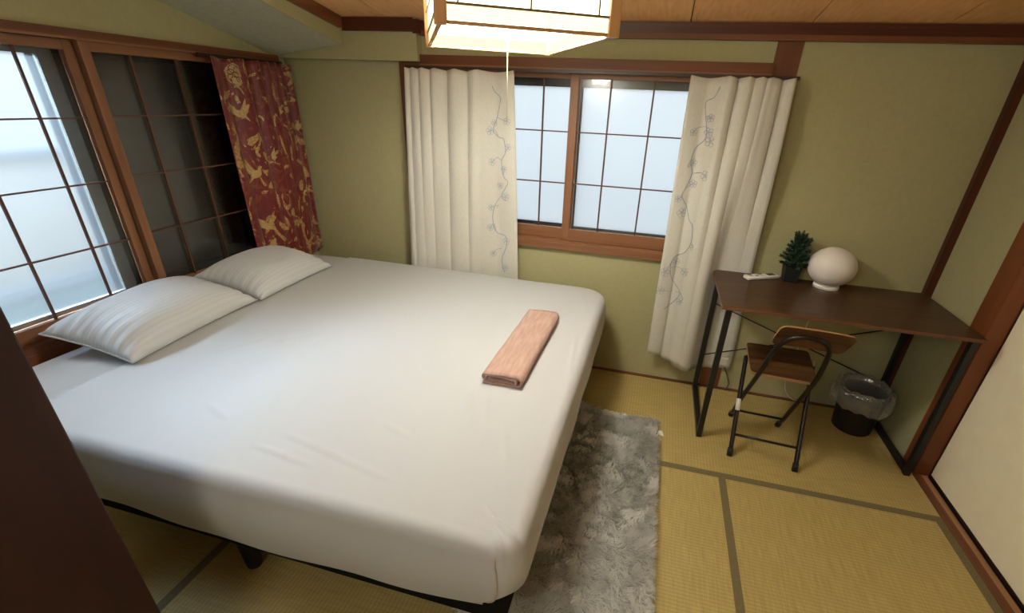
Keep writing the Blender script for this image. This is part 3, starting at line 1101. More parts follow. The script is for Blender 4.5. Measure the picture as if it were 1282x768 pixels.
# red brocade curtain on the left wall
def M_brocade_make():
    m, nt, b = new_mat('red_gold_brocade')
    L = nt.links
    tc = nt.nodes.new('ShaderNodeTexCoord')
    mp = nt.nodes.new('ShaderNodeMapping')
    mp.inputs['Scale'].default_value = (1.0, 1.0, 0.8)
    L.new(tc.outputs['Object'], mp.inputs['Vector'])
    nz = nt.nodes.new('ShaderNodeTexNoise')
    nz.inputs['Scale'].default_value = 9.0
    nz.inputs['Detail'].default_value = 2.0
    nz.inputs['Distortion'].default_value = 2.2
    L.new(mp.outputs[0], nz.inputs['Vector'])
    c1 = nt.nodes.new('ShaderNodeValToRGB')           # gold clouds
    c1.color_ramp.elements[0].position, c1.color_ramp.elements[1].position = 0.56, 0.575
    L.new(nz.outputs['Fac'], c1.inputs['Fac'])
    vo = nt.nodes.new('ShaderNodeTexVoronoi')
    vo.feature = 'DISTANCE_TO_EDGE'
    vo.inputs['Scale'].default_value = 60.0
    L.new(mp.outputs[0], vo.inputs['Vector'])
    c2 = nt.nodes.new('ShaderNodeValToRGB')           # fine drawing inside the gold
    c2.color_ramp.elements[0].position, c2.color_ramp.elements[1].position = 0.03, 0.07
    L.new(vo.outputs['Distance'], c2.inputs['Fac'])
    nz2 = nt.nodes.new('ShaderNodeTexNoise')
    nz2.inputs['Scale'].default_value = 14.0
    nz2.inputs['Detail'].default_value = 1.0
    nz2.inputs['Distortion'].default_value = 3.0
    L.new(mp.outputs[0], nz2.inputs['Vector'])
    c3 = nt.nodes.new('ShaderNodeValToRGB')           # rust tone patches
    c3.color_ramp.elements[0].position, c3.color_ramp.elements[1].position = 0.55, 0.57
    c3.color_ramp.elements[0].color, c3.color_ramp.elements[1].color = lin(100, 20, 22), lin(116, 48, 32)
    L.new(nz2.outputs['Fac'], c3.inputs['Fac'])
    gold = nt.nodes.new('ShaderNodeMixRGB')
    gold.inputs[1].default_value = lin(122, 70, 40)
    gold.inputs[2].default_value = lin(172, 140, 84)
    L.new(c2.outputs['Color'], gold.inputs[0])
    mx = nt.nodes.new('ShaderNodeMixRGB')
    L.new(c1.outputs['Color'], mx.inputs[0])
    L.new(c3.outputs['Color'], mx.inputs[1])
    L.new(gold.outputs[0], mx.inputs[2])
    L.new(mx.outputs[0], b.inputs['Base Color'])
    b.inputs['Roughness'].default_value = 0.48
    b.inputs['Specular IOR Level'].default_value = 0.4
    b.inputs['Sheen Weight'].default_value = 0.2
    return m


rc = empty('curtain', (XL + 0.05, 2.27, 0.59), 'red and gold brocade curtain gathered in the corner of the left window', 'curtain')
curRed = Curtain(LEFT, [1.985, 2.140, 2.245, 2.305, 2.360, 2.420, 2.492], [1.985, 2.150, 2.250, 2.310, 2.370, 2.430, 2.500],
                 1.628, 0.590, 0.046, [0.034, 0.060, 0.068, 0.066, 0.060, 0.034], cusp=0.0)
keep(curRed.mesh('curtain_panel', M_brocade_make(), None), rc)
M_gold = noise_mat('gold_motif_thread', lin(160, 128, 74), lin(190, 160, 104), nscale=150, rough=0.45, bump=0.2)
M_red2 = plain('dark_red_thread', lin(96, 22, 24), 0.5)


def patch(bm, cur, pts, off=0.0035):
    """filled motif laid on the cloth, outline in (along wall, height)"""
    c = (sum(p[0] for p in pts) / len(pts), sum(p[1] for p in pts) / len(pts))
    rings_ = []
    for f in (1.0, 0.66, 0.33):
        rings_.append([bm.verts.new(cur.P(c[0] + (p[0] - c[0]) * f, cur.find(c[0] + (p[0] - c[0]) * f, c[1] + (p[1] - c[1]) * f) + off, c[1] + (p[1] - c[1]) * f)) for p in pts])
    n = len(pts)
    for A, B in zip(rings_, rings_[1:]):
        for k in range(n):
            bm.faces.new((A[k], A[(k + 1) % n], B[(k + 1) % n], B[k]))
    bm.faces.new(rings_[-1])


def crane(cx_, cz_, s_, fl):
    o = [(0, 0), (0.02, 0.03), (0.05, 0.08), (0.045, 0.03), (0.08, 0.06), (0.06, 0.01), (0.03, -0.02), (0.06, -0.06), (0.02, -0.035), (-0.01, -0.03), (-0.05, -0.01), (-0.07, 0.05), (-0.06, 0.055), (-0.04, 0.012), (-0.02, 0.01)]
    return [(cx_ + fl * a * s_, cz_ + b_ * s_) for a, b_ in o]


def motif(pts, lab):
    bm = bmesh.new()
    patch(bm, curRed, pts)
    keep(tag(finish(bm, 'brocade_motif', M_gold), lab), rc)


motif([(2.105 + 0.036 * math.cos(k * 0.5236) * (1 + 0.08 * (k % 2)), 1.555 + 0.048 * math.sin(k * 0.5236) * (1 + 0.08 * (k % 2))) for k in range(12)], 'gold round flower motif')
for (a, b_, s_, fl) in ((2.085, 1.39, 0.8, 1), (2.10, 1.10, 0.9, -1), (2.20, 1.16, 0.7, 1), (2.10, 0.82, 0.9, 1), (2.45, 1.30, 0.6, 1), (2.33, 0.80, 0.7, -1), (2.42, 0.95, 0.7, 1), (2.08, 0.70, 0.7, -1)):
    motif(crane(a, b_, s_, fl), 'gold flying bird motif')
bm = bmesh.new()
for k in range(7):
    a = k * 0.9
    r_ = 0.012 + 0.003 * (k % 3)
    x, z = 2.105 + 0.018 * math.cos(a) * (k > 0), 1.555 + 0.026 * math.sin(a) * (k > 0)
    ribbon(bm, curRed, [(x + r_ * math.cos(t * 0.6), z + r_ * math.sin(t * 0.6)) for t in range(9)], 0.0014, 0.005)
keep(tag(finish(bm, 'motif_outline', M_red2), 'dark red petal outlines on the gold flower'), rc)
rl2 = box('curtain_rail', (1.95, 0.020, 1.620), (2.465, 0.034, 1.636), plain('dark_rail', lin(46, 26, 20), 0.4), None, LEFT)
tag(rl2, 'short dark rail above the red and gold curtain', 'curtain rail')

# ------------------------------------------------------------------ desk
M_desk = wood('walnut_desk_top', lin(60, 41, 26), lin(84, 59, 38), 'x', rough=0.38, grain=34)
M_deskedge = wood('walnut_desk_edge', lin(96, 62, 40), lin(120, 80, 54), 'x', rough=0.45, grain=34)
DX0, DX1, DY0, DY1, DZ = 0.347, 1.332, 1.975, 2.490, 0.735
desk = empty('desk', (0.84, 2.23, 0), 'walnut-topped desk with a black steel frame, in the corner beside the pillar', 'desk')
keep(box('desk_top', (DX0, DY0, DZ - 0.017), (DX1, DY1, DZ), M_desk, None, bev=0.0015), desk)
bm = bmesh.new()
add_box(bm, (DX0 - 0.0008, DY0 - 0.0008, DZ - 0.016), (DX1 + 0.0008, DY0 + 0.001, DZ - 0.0015))
add_box(bm, (DX0 - 0.0008, DY0 + 0.001, DZ - 0.016), (DX0 + 0.001, DY1, DZ - 0.0015))
keep(tag(finish(bm, 'edge_band', M_deskedge), 'lighter brown edge strip'), desk)
LXa, LXb = 0.385, 1.318
LYa, LYb = 2.018, 2.474
h_ = 0.0125
for x in (LXa, LXb):
    for y in (LYa, LYb):
        keep(box('leg', (x - h_, y - h_, 0.0), (x + h_, y + h_, DZ - 0.017), M_black, None, bev=0.0015), desk)
    keep(box('floor_bar', (x - h_, LYa + h_, 0.004), (x + h_, LYb - h_, 0.029), M_black, None, bev=0.0015), desk)
    keep(box('top_bar', (x - h_, LYa + h_, DZ - 0.042), (x + h_, LYb - h_, DZ - 0.0175), M_black, None, bev=0.0015), desk)
keep(tube('cross_brace', [(LXa, LYb - 0.004, 0.555), (LXb, LYb - 0.004, 0.215)], 0.0035, M_black, None, 8), desk)
keep(tube('cross_brace', [(LXa, LYb + 0.004, 0.225), (LXb, LYb + 0.004, 0.555)], 0.0035, M_black, None, 8), desk)

# ------------------------------------------------------------------ things on the desk
# globe lamp
M_globe = plain('frosted_white_globe', lin(222, 214, 206), 0.55, 0, 0.4, **{'Subsurface Weight': 0.15, 'Subsurface Radius': (0.02, 0.02, 0.02)})
GX, GY = 0.868, 2.405
gl = empty('table_lamp', (GX, GY, DZ), 'unlit white globe lamp on the desk, beside the potted plant', 'lamp')
prof = []
RG, RH, ZC = 0.104, 0.094, 0.105
for k in range(33):
    a = -math.pi / 2 + math.pi * k / 32
    r_, z_ = RG * math.cos(a), ZC + RH * math.sin(a)
    if r_ < 0.052 and z_ < ZC:
        continue
    prof.append((r_ if k < 32 else 0.0, z_))
prof = [(0.050, 0.016)] + prof
lathe('glass_globe', prof, (0, 0, 0), M_globe, gl, 48)
lathe('lamp_base', [(0.0, 0.0), (0.056, 0.0), (0.057, 0.003), (0.057, 0.014), (0.053, 0.018), (0.045, 0.018)], (0, 0, 0), M_white, gl, 40)
cord = smooth_path([(0.0, 0.056, 0.012), (0.008, 0.083, 0.006), (0.012, 0.092, -0.03), (0.008, 0.092, -0.22), (-0.006, 0.088, -0.56), (0.004, 0.085, -0.655), (0.05, 0.085, -0.710), (0.10, 0.085, -0.705), (0.124, 0.085, -0.63), (0.115, 0.085, -0.56), (0.10, 0.088, -0.45)], 6)
tag(tube('power_cord', cord, 0.0022, M_white, gl, 8), 'white cord looping below the desk')

# potted plant
PX, PY = 0.708, 2.446
M_pot = plain('black_pot', lin(22, 22, 21), 0.6)
M_leaf = noise_mat('dark_green_leaf', lin(34, 58, 42), lin(58, 88, 62), nscale=30, rough=0.55, bump=0.0)
M_soil = noise_mat('dark_soil', lin(28, 22, 16), lin(44, 36, 26), nscale=120, rough=0.95, bump=0.5)
pl = empty('potted_plant', (PX, PY, DZ), 'small dark green artificial conifer in a square black pot, on the desk', 'plant')
bm = bmesh.new()
a0, a1, hp = 0.029, 0.038, 0.078
vb = [bm.verts.new((sx_ * a0, sy_ * a0, 0)) for sx_, sy_ in ((-1, -1), (1, -1), (1, 1), (-1, 1))]
vt = [bm.verts.new((sx_ * a1, sy_ * a1, hp)) for sx_, sy_ in ((-1, -1), (1, -1), (1, 1), (-1, 1))]
vi = [bm.verts.new((sx_ * (a1 - 0.004), sy_ * (a1 - 0.004), hp)) for sx_, sy_ in ((-1, -1), (1, -1), (1, 1), (-1, 1))]
vj = [bm.verts.new((sx_ * (a1 - 0.005), sy_ * (a1 - 0.005), hp - 0.012)) for sx_, sy_ in ((-1, -1), (1, -1), (1, 1), (-1, 1))]
bm.faces.new(vb)
for A, B in ((vb, vt), (vt, vi), (vi, vj)):
    for k in range(4):
        bm.faces.new((A[k], A[(k + 1) % 4], B[(k + 1) % 4], B[k]))
finish(bm, 'pot', M_pot, pl)
box('soil', (-0.033, -0.033, hp - 0.02), (0.033, 0.033, hp - 0.010), M_soil, pl)
tube('stem', [(0, 0, hp - 0.012), (0.003, 0, 0.14), (0.002, 0.002, 0.22)], [0.004, 0.003, 0.0015], M_leaf, pl, 6)
# one sprig: a stalk ringed with flat needles, shared by every copy
bm = bmesh.new()
add_tube(bm, [(0, 0, 0), (0, 0, 0.058)], [0.0016, 0.0008], 5)
rs = random.Random(3)
for k in range(30):
    t = k / 29
    a = k * 2.4
    base = Vector((0, 0, 0.010 + 0.048 * t))
    d = Vector((math.cos(a), math.sin(a), 0.75 + 0.9 * t)).normalized()
    ln = 0.024 * (1 - 0.35 * t)
    side = d.cross(Vector((0, 0, 1))).normalized() * 0.0036
    mid = base + d * ln * 0.5
    up = side.cross(d).normalized() * 0.001
    v0, v1, v2, v3 = bm.verts.new(base), bm.verts.new(mid + side), bm.verts.new(base + d * ln), bm.verts.new(mid - side)
    v4 = bm.verts.new(mid + up)
    bm.faces.new((v0, v1, v4))
    bm.faces.new((v1, v2, v4))
    bm.faces.new((v2, v3, v4))
    bm.faces.new((v3, v0, v4))
sprig = finish(bm, 'sprig', M_leaf, pl, smooth=False)
spots = []
for k in range(60):
    t = k / 59
    a = k * 2.399
    z = hp - 0.004 + 0.125 * t ** 0.9
    tilt = math.radians(86 - 66 * t)
    spots.append((a, z, tilt, 1.10 - 0.26 * t))
spots += [(3.0, 0.10, 1.25, 1.15), (3.6, 0.13, 1.1, 1.1), (2.6, 0.15, 0.95, 1.05), (-0.9, 0.12, 1.2, 1.05), (0.6, 0.205, 0.12, 1.05), (2.9, 0.19, 0.5, 0.95), (5.6, 0.185, 0.85, 1.0), (0.2, 0.17, 0.95, 1.05)]
for i, (a, z, tilt, s_) in enumerate(spots):
    o = sprig if i == 0 else sprig.copy()
    if i:
        COL.objects.link(o)
    o.parent = pl
    o.location = (0.002, 0, z)
    # keep the sprigs clear of the wall behind
    s2 = s_ * (0.72 if math.sin(a) > 0.35 else 1.0)
    o.rotation_euler = (0, tilt, a)
    o.scale = (s2, s2, s2)

# remote control
rm = empty('remote_control', (0.575, 2.428, DZ), 'white remote control lying on the desk near the curtain', 'remote')
rm.rotation_euler = (0, 0, math.radians(28))
bm = bmesh.new()
add_box(bm, (-0.092, -0.023, 0.0), (0.092, 0.023, 0.019), ID, 0.006)
smooth_by_angle(finish(bm, 'remote_body', M_white, rm), 60)
box('display', (0.030, -0.014, 0.0185), (0.074, 0.014, 0.0198), M_screen, rm)
for k in range(3):
    for j in range(2):
        box('button', (-0.075 + 0.030 * k, -0.014 + 0.018 * j, 0.0185), (-0.055 + 0.030 * k, -0.003 + 0.018 * j, 0.0204), M_grey if (k + j) % 2 else plain('pale_button', lin(196, 196, 190), 0.5), rm)

# ------------------------------------------------------------------ folding chair
M_seat = wood('streaky_seat_wood', lin(58, 36, 20), lin(112, 76, 42), 'x', rough=0.5, grain=30)
M_seatedge = plain('pale_ply_edge', lin(150, 112, 72), 0.55)
M_tube = plain('brown_black_tube', lin(36, 27, 24), 0.3, 0.4)
ch = empty('folding_chair', (0.67, 2.07, 0), 'small folding chair with wooden seat and black tubular frame, pulled up to the desk', 'chair')
A0, A1 = Vector((0.529, 1.969)), Vector((0.804, 1.953))
B0, B1 = Vector((0.553, 2.275)), Vector((0.840, 2.270))


def rounded_quad(corners, r_, n=6):
    pts = []
    m = len(corners)
    for i in range(m):
        p = Vector(corners[i])
        a = (Vector(corners[i - 1]) - p).normalized()
        b_ = (Vector(corners[(i + 1) % m]) - p).normalized()
        for k in range(n + 1):
            t = k / n
            p1, p2 = p + a * r_, p + b_ * r_
            pts.append(p1 * (1 - t) ** 2 + p * 2 * t * (1 - t) + p2 * t * t)
    return pts


def slab(name, pts2, f, thick, mats, parent):
    """pts2 outline; f(x, y) -> Vector on the top face and its normal"""
    bm = bmesh.new()
    top = []
    bot = []
    for p in pts2:
        q, nrm = f(p[0], p[1])
        top.append(bm.verts.new(q))
        bot.append(bm.verts.new(q - nrm * thick))
    c, nrm = f(sum(p[0] for p in pts2) / len(pts2), sum(p[1] for p in pts2) / len(pts2))
    bm.faces.new(top)
    bm.faces.new(bot[::-1])
    n = len(top)
    for k in range(n):
        fc = bm.faces.new((top[k], bot[k], bot[(k + 1) % n], top[(k + 1) % n]))
        fc.material_index = 1
    return finish(bm, name, mats, parent)


SZ = 0.440
keep(slab('seat', rounded_quad([A0, A1, B1, B0], 0.025), lambda x, y: (Vector((x, y, SZ)), Vector((0, 0, 1))), 0.015, [M_seat, M_seatedge], None), ch)
# backrest: board tilted back, gently curved
yb0 = 1.872


def backf(x, z):
    u = (x - 0.690) / 0.15
    y = yb0 - 0.05 * (z - 0.64) / 0.1 + 0.012 * (1 - u * u) - 0.03 * (x - 0.69)
    return Vector((x, y, z)), Vector((0.08 * u, -0.95, -0.3)).normalized()


bm = bmesh.new()
out = rounded_quad([(0.548, 0.632), (0.818, 0.627), (0.834, 0.732), (0.556, 0.737)], 0.028)
nx_ = 14
cols_top = []
# split the board in strips so that it can bend
xs_ = sorted(set([p[0] for p in out]))
lo, hi = min(xs_), max(xs_)


def zspan(x):
    zs = []
    m = len(out)
    for i in range(m):
        a, b_ = out[i], out[(i + 1) % m]
        if (a[0] - x) * (b_[0] - x) <= 0 and abs(a[0] - b_[0]) > 1e-9:
            t = (x - a[0]) / (b_[0] - a[0])
            zs.append(a[1] + (b_[1] - a[1]) * t)
    return (min(zs), max(zs))


fr, bk = [], []
for i in range(25):
    t = i / 24
    x = lo + (hi - lo) * (0.5 - 0.5 * math.cos(math.pi * t))
    x = min(max(x, lo + 2e-4), hi - 2e-4)
    z0, z1 = zspan(x)
    row_f, row_b = [], []
    for zz in (z0, z0 * 0.5 + z1 * 0.5, z1):
        q, nrm = backf(x, zz)
        row_f.append(bm.verts.new(q))
        row_b.append(bm.verts.new(q - nrm * 0.010))
    fr.append(row_f)
    bk.append(row_b)
for i in range(24):
    for k in range(2):
        bm.faces.new((fr[i][k], fr[i + 1][k], fr[i + 1][k + 1], fr[i][k + 1]))
        bm.faces.new((bk[i][k], bk[i][k + 1], bk[i + 1][k + 1], bk[i + 1][k]))
    for k in (0, 2):
        f_ = bm.faces.new((fr[i][k], bk[i][k], bk[i + 1][k], fr[i + 1][k]))
        f_.material_index = 1
for i in (0, 24):
    for k in range(2):
        f_ = bm.faces.new((fr[i][k], fr[i][k + 1], bk[i][k + 1], bk[i][k]))
        f_.material_index = 1
keep(finish(bm, 'backrest', [M_seat, M_seatedge], None), ch)
r_t = 0.0105
FL_, FR_ = Vector((0.566, 2.252, 0.012)), Vector((0.800, 2.232, 0.012))
loop = [FL_, (0.561, 2.195, 0.075), (0.558, 2.13, 0.175), (0.556, 1.945, 0.445), (0.562, 1.885, 0.565), (0.578, 1.850, 0.650), (0.615, 1.832, 0.694), (0.665, 1.824, 0.706), (0.715, 1.822, 0.698), (0.752, 1.836, 0.660), (0.768, 1.872, 0.580), (0.782, 1.945, 0.440), (0.796, 2.12, 0.175), (0.800, 2.18, 0.078), FR_]
keep(tube('back_frame', smooth_path(loop, 6), r_t, M_tube, None, 12), ch)
NL, NR = Vector((0.523, 1.905, 0.012)), Vector((0.808, 1.882, 0.012))
NLt, NRt = Vector((0.540, 2.16, 0.420)), Vector((0.836, 2.15, 0.420))
legL = tube('leg', smooth_path([NL, NL.lerp(NLt, 0.33), NL.lerp(NLt, 0.66), NLt], 3), r_t, M_tube, None, 12)
keep(legL, ch)
keep(tube('leg', smooth_path([NR, NR.lerp(NRt, 0.33), NR.lerp(NRt, 0.66), NRt], 3), r_t, M_tube, None, 12), ch)
keep(tube('crossbar', [NL.lerp(NLt, 0.20), NR.lerp(NRt, 0.20)], 0.0065, M_tube, None, 10), ch)
keep(tube('crossbar', [(0.560, 2.190, 0.080), (0.800, 2.175, 0.082)], 0.0065, M_tube, None, 10), ch)
keep(tube('crossbar', [NLt, NRt], 0.0065, M_tube, None, 10), ch)
for p, d in ((NL, NLt - NL), (NR, NRt - NR), (FL_, Vector((-.005, -.057, .063))), (FR_, Vector((0, -.052, .066)))):
    d = Vector(d).normalized()
    keep(tube('foot_cap', [Vector((p.x, p.y, 0.0)) - d * 0.0 , p + d * 0.028], 0.0135, M_rubber, None, 12), ch)
st = NL.lerp(NLt, 0.50)
dd = (NLt - NL).normalized()
keep(tag(tube('sticker', [st - dd * 0.028, st + dd * 0.028], 0.0112, M_white, None, 12), 'white paper sticker on the leg'), ch)

# ------------------------------------------------------------------ waste bin and liner
BXc, BYc = 1.186, 2.345
bn = empty('waste_bin', (BXc, BYc, 0), 'round black waste bin under the desk, lined with a clear bag', 'bin')
M_bin = plain('black_bin_plastic', lin(14, 14, 14), 0.5)
bm = bmesh.new()
add_lathe(bm, [(0.0, 0.0), (0.086, 0.0), (0.091, 0.005), (0.108, 0.225), (0.111, 0.230), (0.105, 0.230), (0.088, 0.012), (0.0, 0.012)], (0, 0, 0), 40)
smooth_by_angle(finish(bm, 'bin_body', M_bin, bn))


def bag_mat():
    m = bpy.data.materials.new('clear_plastic_bag')
    m.use_nodes = True
    nt = m.node_tree
    nt.nodes.remove(nt.nodes['Principled BSDF'])
    tp = nt.nodes.new('ShaderNodeBsdfTransparent')
    gs = nt.nodes.new('ShaderNodeBsdfGlossy')
    gs.inputs['Roughness'].default_value = 0.16
    df = nt.nodes.new('ShaderNodeBsdfDiffuse')
    df.inputs['Color'].default_value = (0.6, 0.6, 0.58, 1)
    a = nt.nodes.new('ShaderNodeMixShader')
    a.inputs[0].default_value = 0.45
    nt.links.new(df.outputs[0], a.inputs[1])
    nt.links.new(gs.outputs[0], a.inputs[2])
    mx = nt.nodes.new('ShaderNodeMixShader')
    lw = nt.nodes.new('ShaderNodeLayerWeight')
    lw.inputs['Blend'].default_value = 0.35
    mr = nt.nodes.new('ShaderNodeMapRange')
    mr.inputs['To Min'].default_value, mr.inputs['To Max'].default_value = 0.22, 0.9
    nt.links.new(lw.outputs['Facing'], mr.inputs['Value'])
    nt.links.new(mr.outputs[0], mx.inputs[0])
    nt.links.new(tp.outputs[0], mx.inputs[1])
    nt.links.new(a.outputs[0], mx.inputs[2])
    nt.links.new(mx.outputs[0], nt.nodes['Material Output'].inputs['Surface'])
    return m


bm = bmesh.new()
SEG = 72
prof = [(0.080, 0.10, 0), (0.088, 0.16, 0.2), (0.094, 0.215, 0.4), (0.104, 0.248, 0.6), (0.118, 0.262, 0.8), (0.130, 0.252, 1.0), (0.137, 0.230, 1.0), (0.136, 0.203, 1.0), (0.132, 0.178, 1.0), (0.127, 0.158, 1.0)]
rings = []
for k, (r_, z_, wv) in enumerate(prof):
    ring = []
    for i in range(SEG):
        a = 2 * math.pi * i / SEG
        cs_, sn_ = math.cos(a), math.sin(a)
        f = wv * (0.010 * noise.noise(Vector((cs_ * 3.5, sn_ * 3.5, k * 0.35))) + 0.006 * noise.noise(Vector((cs_ * 9, sn_ * 9, k * 0.5 + 7))))
        puff = 0.026 * math.exp(-((a - math.pi * 1.08) / 0.5) ** 2) * (1 if 4 <= k <= 8 else 0.2) * wv
        rr_ = r_ + f + puff
        dz = wv * (0.012 * noise.noise(Vector((cs_ * 3, sn_ * 3, 3.3))) + 0.004 * math.sin(a * 13)) - 0.020 * (cs_ * 0.5 + 0.5) * (k >= 7)
        if k <= 3:
            rr_ = min(rr_, (0.0865, 0.0925, 0.0985, 0.0)[k] if k < 3 else rr_)
        if k >= 6:
            rr_ = max(rr_, 0.118)
        # the wall on the right keeps the bag in
        x = min(rr_ * cs_, 1.300 - BXc)
        ring.append(bm.verts.new((x, rr_ * sn_, z_ + dz)))
    rings.append(ring)
for A, B in zip(rings, rings[1:]):
    for i in range(SEG):
        bm.faces.new((A[i], A[(i + 1) % SEG], B[(i + 1) % SEG], B[i]))
lb = finish(bm, 'bin_liner', bag_mat(), None, smooth=True)
lb.location = (BXc, BYc, 0)
tag(lb, 'clear crumpled plastic bag folded over the rim of the black bin', 'bag')

# loose cord by the post under the desk
tag(tube('cable', smooth_path([(0.528, 2.503, 0.150), (0.545, 2.506, 0.118), (0.564, 2.508, 0.075), (0.574, 2.508, 0.045), (0.567, 2.506, 0.012), (0.552, 2.500, 0.006)], 5), 0.0028, plain('brown_cable', lin(92, 76, 48), 0.5), None, 8),
    'short brown cable hanging at the wall beside the left desk legs', 'cable')

# ------------------------------------------------------------------ shaggy rug
RX0, RX1, RY0, RY1 = -0.42, 0.185, 0.55, 2.075
rug = empty('rug', ((RX0 + RX1) / 2, (RY0 + RY1) / 2, 0), 'grey shaggy rug on the tatami, partly under the bed', 'rug')
keep(box('rug_backing', (RX0, RY0, 0.0015), (RX1, RY1, 0.010), noise_mat('rug_backing_cloth', lin(180, 178, 170), lin(192, 190, 182), nscale=60)), rug)
rg = np.random.default_rng(5)
NT = 40000
px = rg.uniform(RX0 + 0.004, RX1 - 0.002, NT)
py = rg.uniform(RY0 + 0.004, RY1 - 0.004, NT)
verts, faces = [], []
SEGS = 4
for i in range(NT):
    x, y = px[i], py[i]
    v1 = noise.noise(Vector((x * 9, y * 9, 0.0)))
    v2 = noise.noise(Vector((x * 9 + 31, y * 9, 5.0)))
    v3 = noise.noise(Vector((x * 28, y * 28, 2.0)))
    v4 = rg.random()
    ang = 1.5 * v1 + 1.3 * v2 + 1.5 * v3 - 0.7 + 0.25 * rg.normal()
    ln = 0.046 * (0.8 + 0.4 * rg.random())
    w_ = 0.0019
    ov = 0.003 + 0.014 * v4 ** 2
    d = np.array([math.cos(ang), math.sin(ang)])
    sd = np.array([-d[1], d[0]])
    lift = 0.40 + 0.10 * rg.normal() + 0.10 * v2
    curl = 0.9 * v3
    b0 = len(verts)
    p = np.array([x, y])
    hgt = 0.010
    hmin = 0.013 + 0.024 * rg.random()
    for s_ in range(SEGS + 1):
        t = s_ / SEGS
        wid = w_ * (1 - 0.75 * t)
        a, b_ = p + sd * wid, p - sd * wid
        xa, xb = min(a[0], RX1 + ov), min(b_[0], RX1 + ov)
        ya, yb2 = min(a[1], RY1 + 0.012), min(b_[1], RY1 + 0.012)
        verts.append((xa, ya, hgt))
        verts.append((xb, yb2, hgt + 0.0016))
        e = math.sin(lift * 2.2 * (1 - t * 1.35))
        step = ln / SEGS
        an = ang + curl * t
        p = p + np.array([math.cos(an), math.sin(an)]) * step * math.sqrt(max(0.05, 1 - e * e))
        hgt = hgt + step * e if e > 0 else max(min(hgt, hmin), hgt + step * e)
    for s_ in range(SEGS):
        k = b0 + 2 * s_
        faces.append((k, k + 1, k + 3, k + 2))
me = bpy.data.meshes.new('pile')
me.from_pydata(verts, [], faces)
m, nt, b = new_mat('grey_shag_pile')
tc = nt.nodes.new('ShaderNodeTexCoord')
nz = nt.nodes.new('ShaderNodeTexNoise')
nz.inputs['Scale'].default_value = 14
nz.inputs['Detail'].default_value = 4
nt.links.new(tc.outputs['Object'], nz.inputs['Vector'])
cr = nt.nodes.new('ShaderNodeValToRGB')
cr.color_ramp.elements[0].position, cr.color_ramp.elements[1].position = 0.36, 0.62
cr.color_ramp.elements[0].color, cr.color_ramp.elements[1].color = lin(238, 237, 232), lin(250, 249, 245)
nt.links.new(nz.outputs['Fac'], cr.inputs['Fac'])
nt.nodes.remove(b)
df = nt.nodes.new('ShaderNodeBsdfDiffuse')
tl_ = nt.nodes.new('ShaderNodeBsdfTranslucent')
mx = nt.nodes.new('ShaderNodeMixShader')
mx.inputs[0].default_value = 0.3
nt.links.new(cr.outputs['Color'], df.inputs['Color'])
nt.links.new(cr.outputs['Color'], tl_.inputs['Color'])
nt.links.new(df.outputs[0], mx.inputs[1])
nt.links.new(tl_.outputs[0], mx.inputs[2])
nt.links.new(mx.outputs[0], nt.nodes['Material Output'].inputs['Surface'])
me.materials.append(m)
pile = bpy.data.objects.new('pile', me)
COL.objects.link(pile)
keep(pile, rug)
pile['kind'] = 'stuff'
bm = bmesh.new()
vs = [bm.verts.new(v_) for v_ in ((0.184, 1.990, 0.006), (0.186, 1.955, 0.006), (0.214, 1.950, 0.004), (0.205, 1.972, 0.014), (0.198, 1.986, 0.010))]
bm.faces.new((vs[0], vs[1], vs[3], vs[4]))
bm.faces.new((vs[1], vs[2], vs[3]))
o = finish(bm, 'care_tag', M_white)
md = o.modifiers.new('thickness', 'SOLIDIFY')
md.thickness = 0.0008
keep(tag(o, 'white fabric care tag sticking out at the corner'), rug)

# ------------------------------------------------------------------ pendant lamp
YAW = math.radians(28.8)
LC = Vector((-0.492, 1.508, 0))
LW, LD, LZ0_, LZ1_ = 0.420, 0.59, 1.648, 1.90
lamp = empty('pendant_lamp', (LC.x, LC.y, LZ0_), 'lit square wood and paper pendant lamp hanging from the ceiling, with a pull cord', 'lamp')
lamp.rotation_euler = (0, 0, YAW)
M_lampwood = wood('pale_lamp_wood', lin(176, 128, 78), lin(204, 156, 102), 'z', rough=0.5, grain=40)
M_lampwood2 = wood('pale_lamp_wood_across', lin(176, 128, 78), lin(204, 156, 102), 'x', rough=0.5, grain=40)
M_lattice = plain('thin_lattice_wood', lin(120, 96, 56), 0.6)
M_paper = emis('lit_shade_paper', (1.0, 0.94, 0.70, 1), 3.6)
M_reed = emis('lit_reeded_shade', (1.0, 0.90, 0.52, 1), 1.0)
M_tubeon = emis('lit_lamp_tube', (1.0, 0.96, 0.82, 1), 14.0)
hw, hd, H_ = LW / 2, LD / 2, LZ1_ - LZ0_
for sx_ in (-1, 1):
    for sy_ in (-1, 1):
        box('corner_post', (sx_ * hw - 0.014, sy_ * hd - 0.014, 0.0), (sx_ * hw + 0.014, sy_ * hd + 0.014, H_), M_lampwood, lamp, bev=0.002)
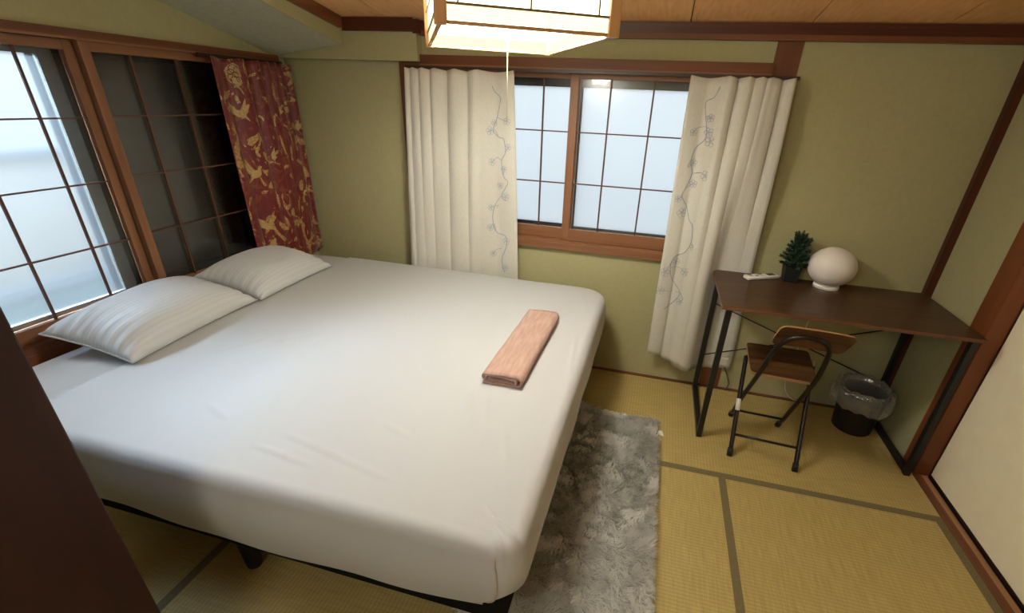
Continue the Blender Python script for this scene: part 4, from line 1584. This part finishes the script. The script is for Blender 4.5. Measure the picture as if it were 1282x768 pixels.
for sy_ in (-1, 1):
    box('bottom_rail', (-hw + 0.014, sy_ * hd - 0.004, 0.002), (hw - 0.014, sy_ * hd + 0.004, 0.009), M_lampwood2, lamp)
    box('top_rail', (-hw + 0.014, sy_ * hd - 0.009, H_ - 0.02), (hw - 0.014, sy_ * hd + 0.009, H_), M_lampwood2, lamp)
    p = box('paper_panel', (-hw + 0.014, sy_ * hd - 0.0015, 0.040), (hw - 0.014, sy_ * hd + 0.0015, H_ - 0.02), M_paper, lamp)
    for z_ in (0.042, 0.098, 0.155, 0.21):
        box('lattice_bar', (-hw + 0.014, sy_ * hd + sy_ * 0.002, z_ - 0.0025), (hw - 0.014, sy_ * hd + sy_ * 0.006, z_ + 0.0025), M_lattice, p)
    for x in (-0.17, 0.0, 0.17):
        box('lattice_bar', (x - 0.002, sy_ * hd + sy_ * 0.0021, 0.042), (x + 0.002, sy_ * hd + sy_ * 0.0055, H_ - 0.02), M_lattice, p)
    for k in range(5):
        box('reed', (-hw + 0.014, sy_ * hd - 0.002, 0.0105 + 0.006 * k), (hw - 0.014, sy_ * hd + 0.002, 0.0155 + 0.006 * k), M_reed, lamp)
for sx_ in (-1, 1):
    box('bottom_rail', (sx_ * hw - 0.004, -hd + 0.014, 0.002), (sx_ * hw + 0.004, hd - 0.014, 0.009), M_lampwood, lamp)
    box('top_rail', (sx_ * hw - 0.009, -hd + 0.014, H_ - 0.02), (sx_ * hw + 0.009, hd - 0.014, H_), M_lampwood, lamp)
    p = box('paper_panel', (sx_ * hw - 0.0015, -hd + 0.014, 0.040), (sx_ * hw + 0.0015, hd - 0.014, H_ - 0.02), M_paper, lamp)
    for z_ in (0.042, 0.098, 0.155, 0.21):
        box('lattice_bar', (sx_ * hw + sx_ * 0.002, -hd + 0.014, z_ - 0.0025), (sx_ * hw + sx_ * 0.006, hd - 0.014, z_ + 0.0025), M_lattice, p)
    for k in range(5):
        box('reed', (sx_ * hw - 0.002, -hd + 0.014, 0.0105 + 0.006 * k), (sx_ * hw + 0.002, hd - 0.014, 0.0155 + 0.006 * k), M_reed, lamp)
box('top_board', (-hw + 0.016, -hd + 0.016, H_ - 0.03), (hw - 0.016, hd - 0.016, H_ - 0.022), M_white, lamp)
tube('lamp_tube', [(0.14 * math.cos(k * math.pi / 16), 0.14 * math.sin(k * math.pi / 16), 0.12) for k in range(32)], 0.013, M_tubeon, lamp, 10, closed=True)
tube('hanging_rod', [(0, 0, H_ - 0.022), (0, 0, cz_at(LC.y) - LZ0_ + 0.005)], 0.012, M_black, lamp, 12)
tube('pull_cord', [(-0.01, -0.06, 0.10), (-0.01, -0.06, -0.10), (-0.01, -0.06, -0.205)], 0.0016, plain('pull_cord_white', lin(206, 198, 176), 0.7), lamp, 8)
ld = bpy.data.lights.new('lamp_glow', 'POINT')
ld.energy = 22.0
ld.color = (1.0, 0.97, 0.86)
ld.shadow_soft_size = 0.09
lo_ = bpy.data.objects.new('lamp_glow', ld)
COL.objects.link(lo_)
lo_.parent = lamp
lo_.location = (0, 0, 0.075)
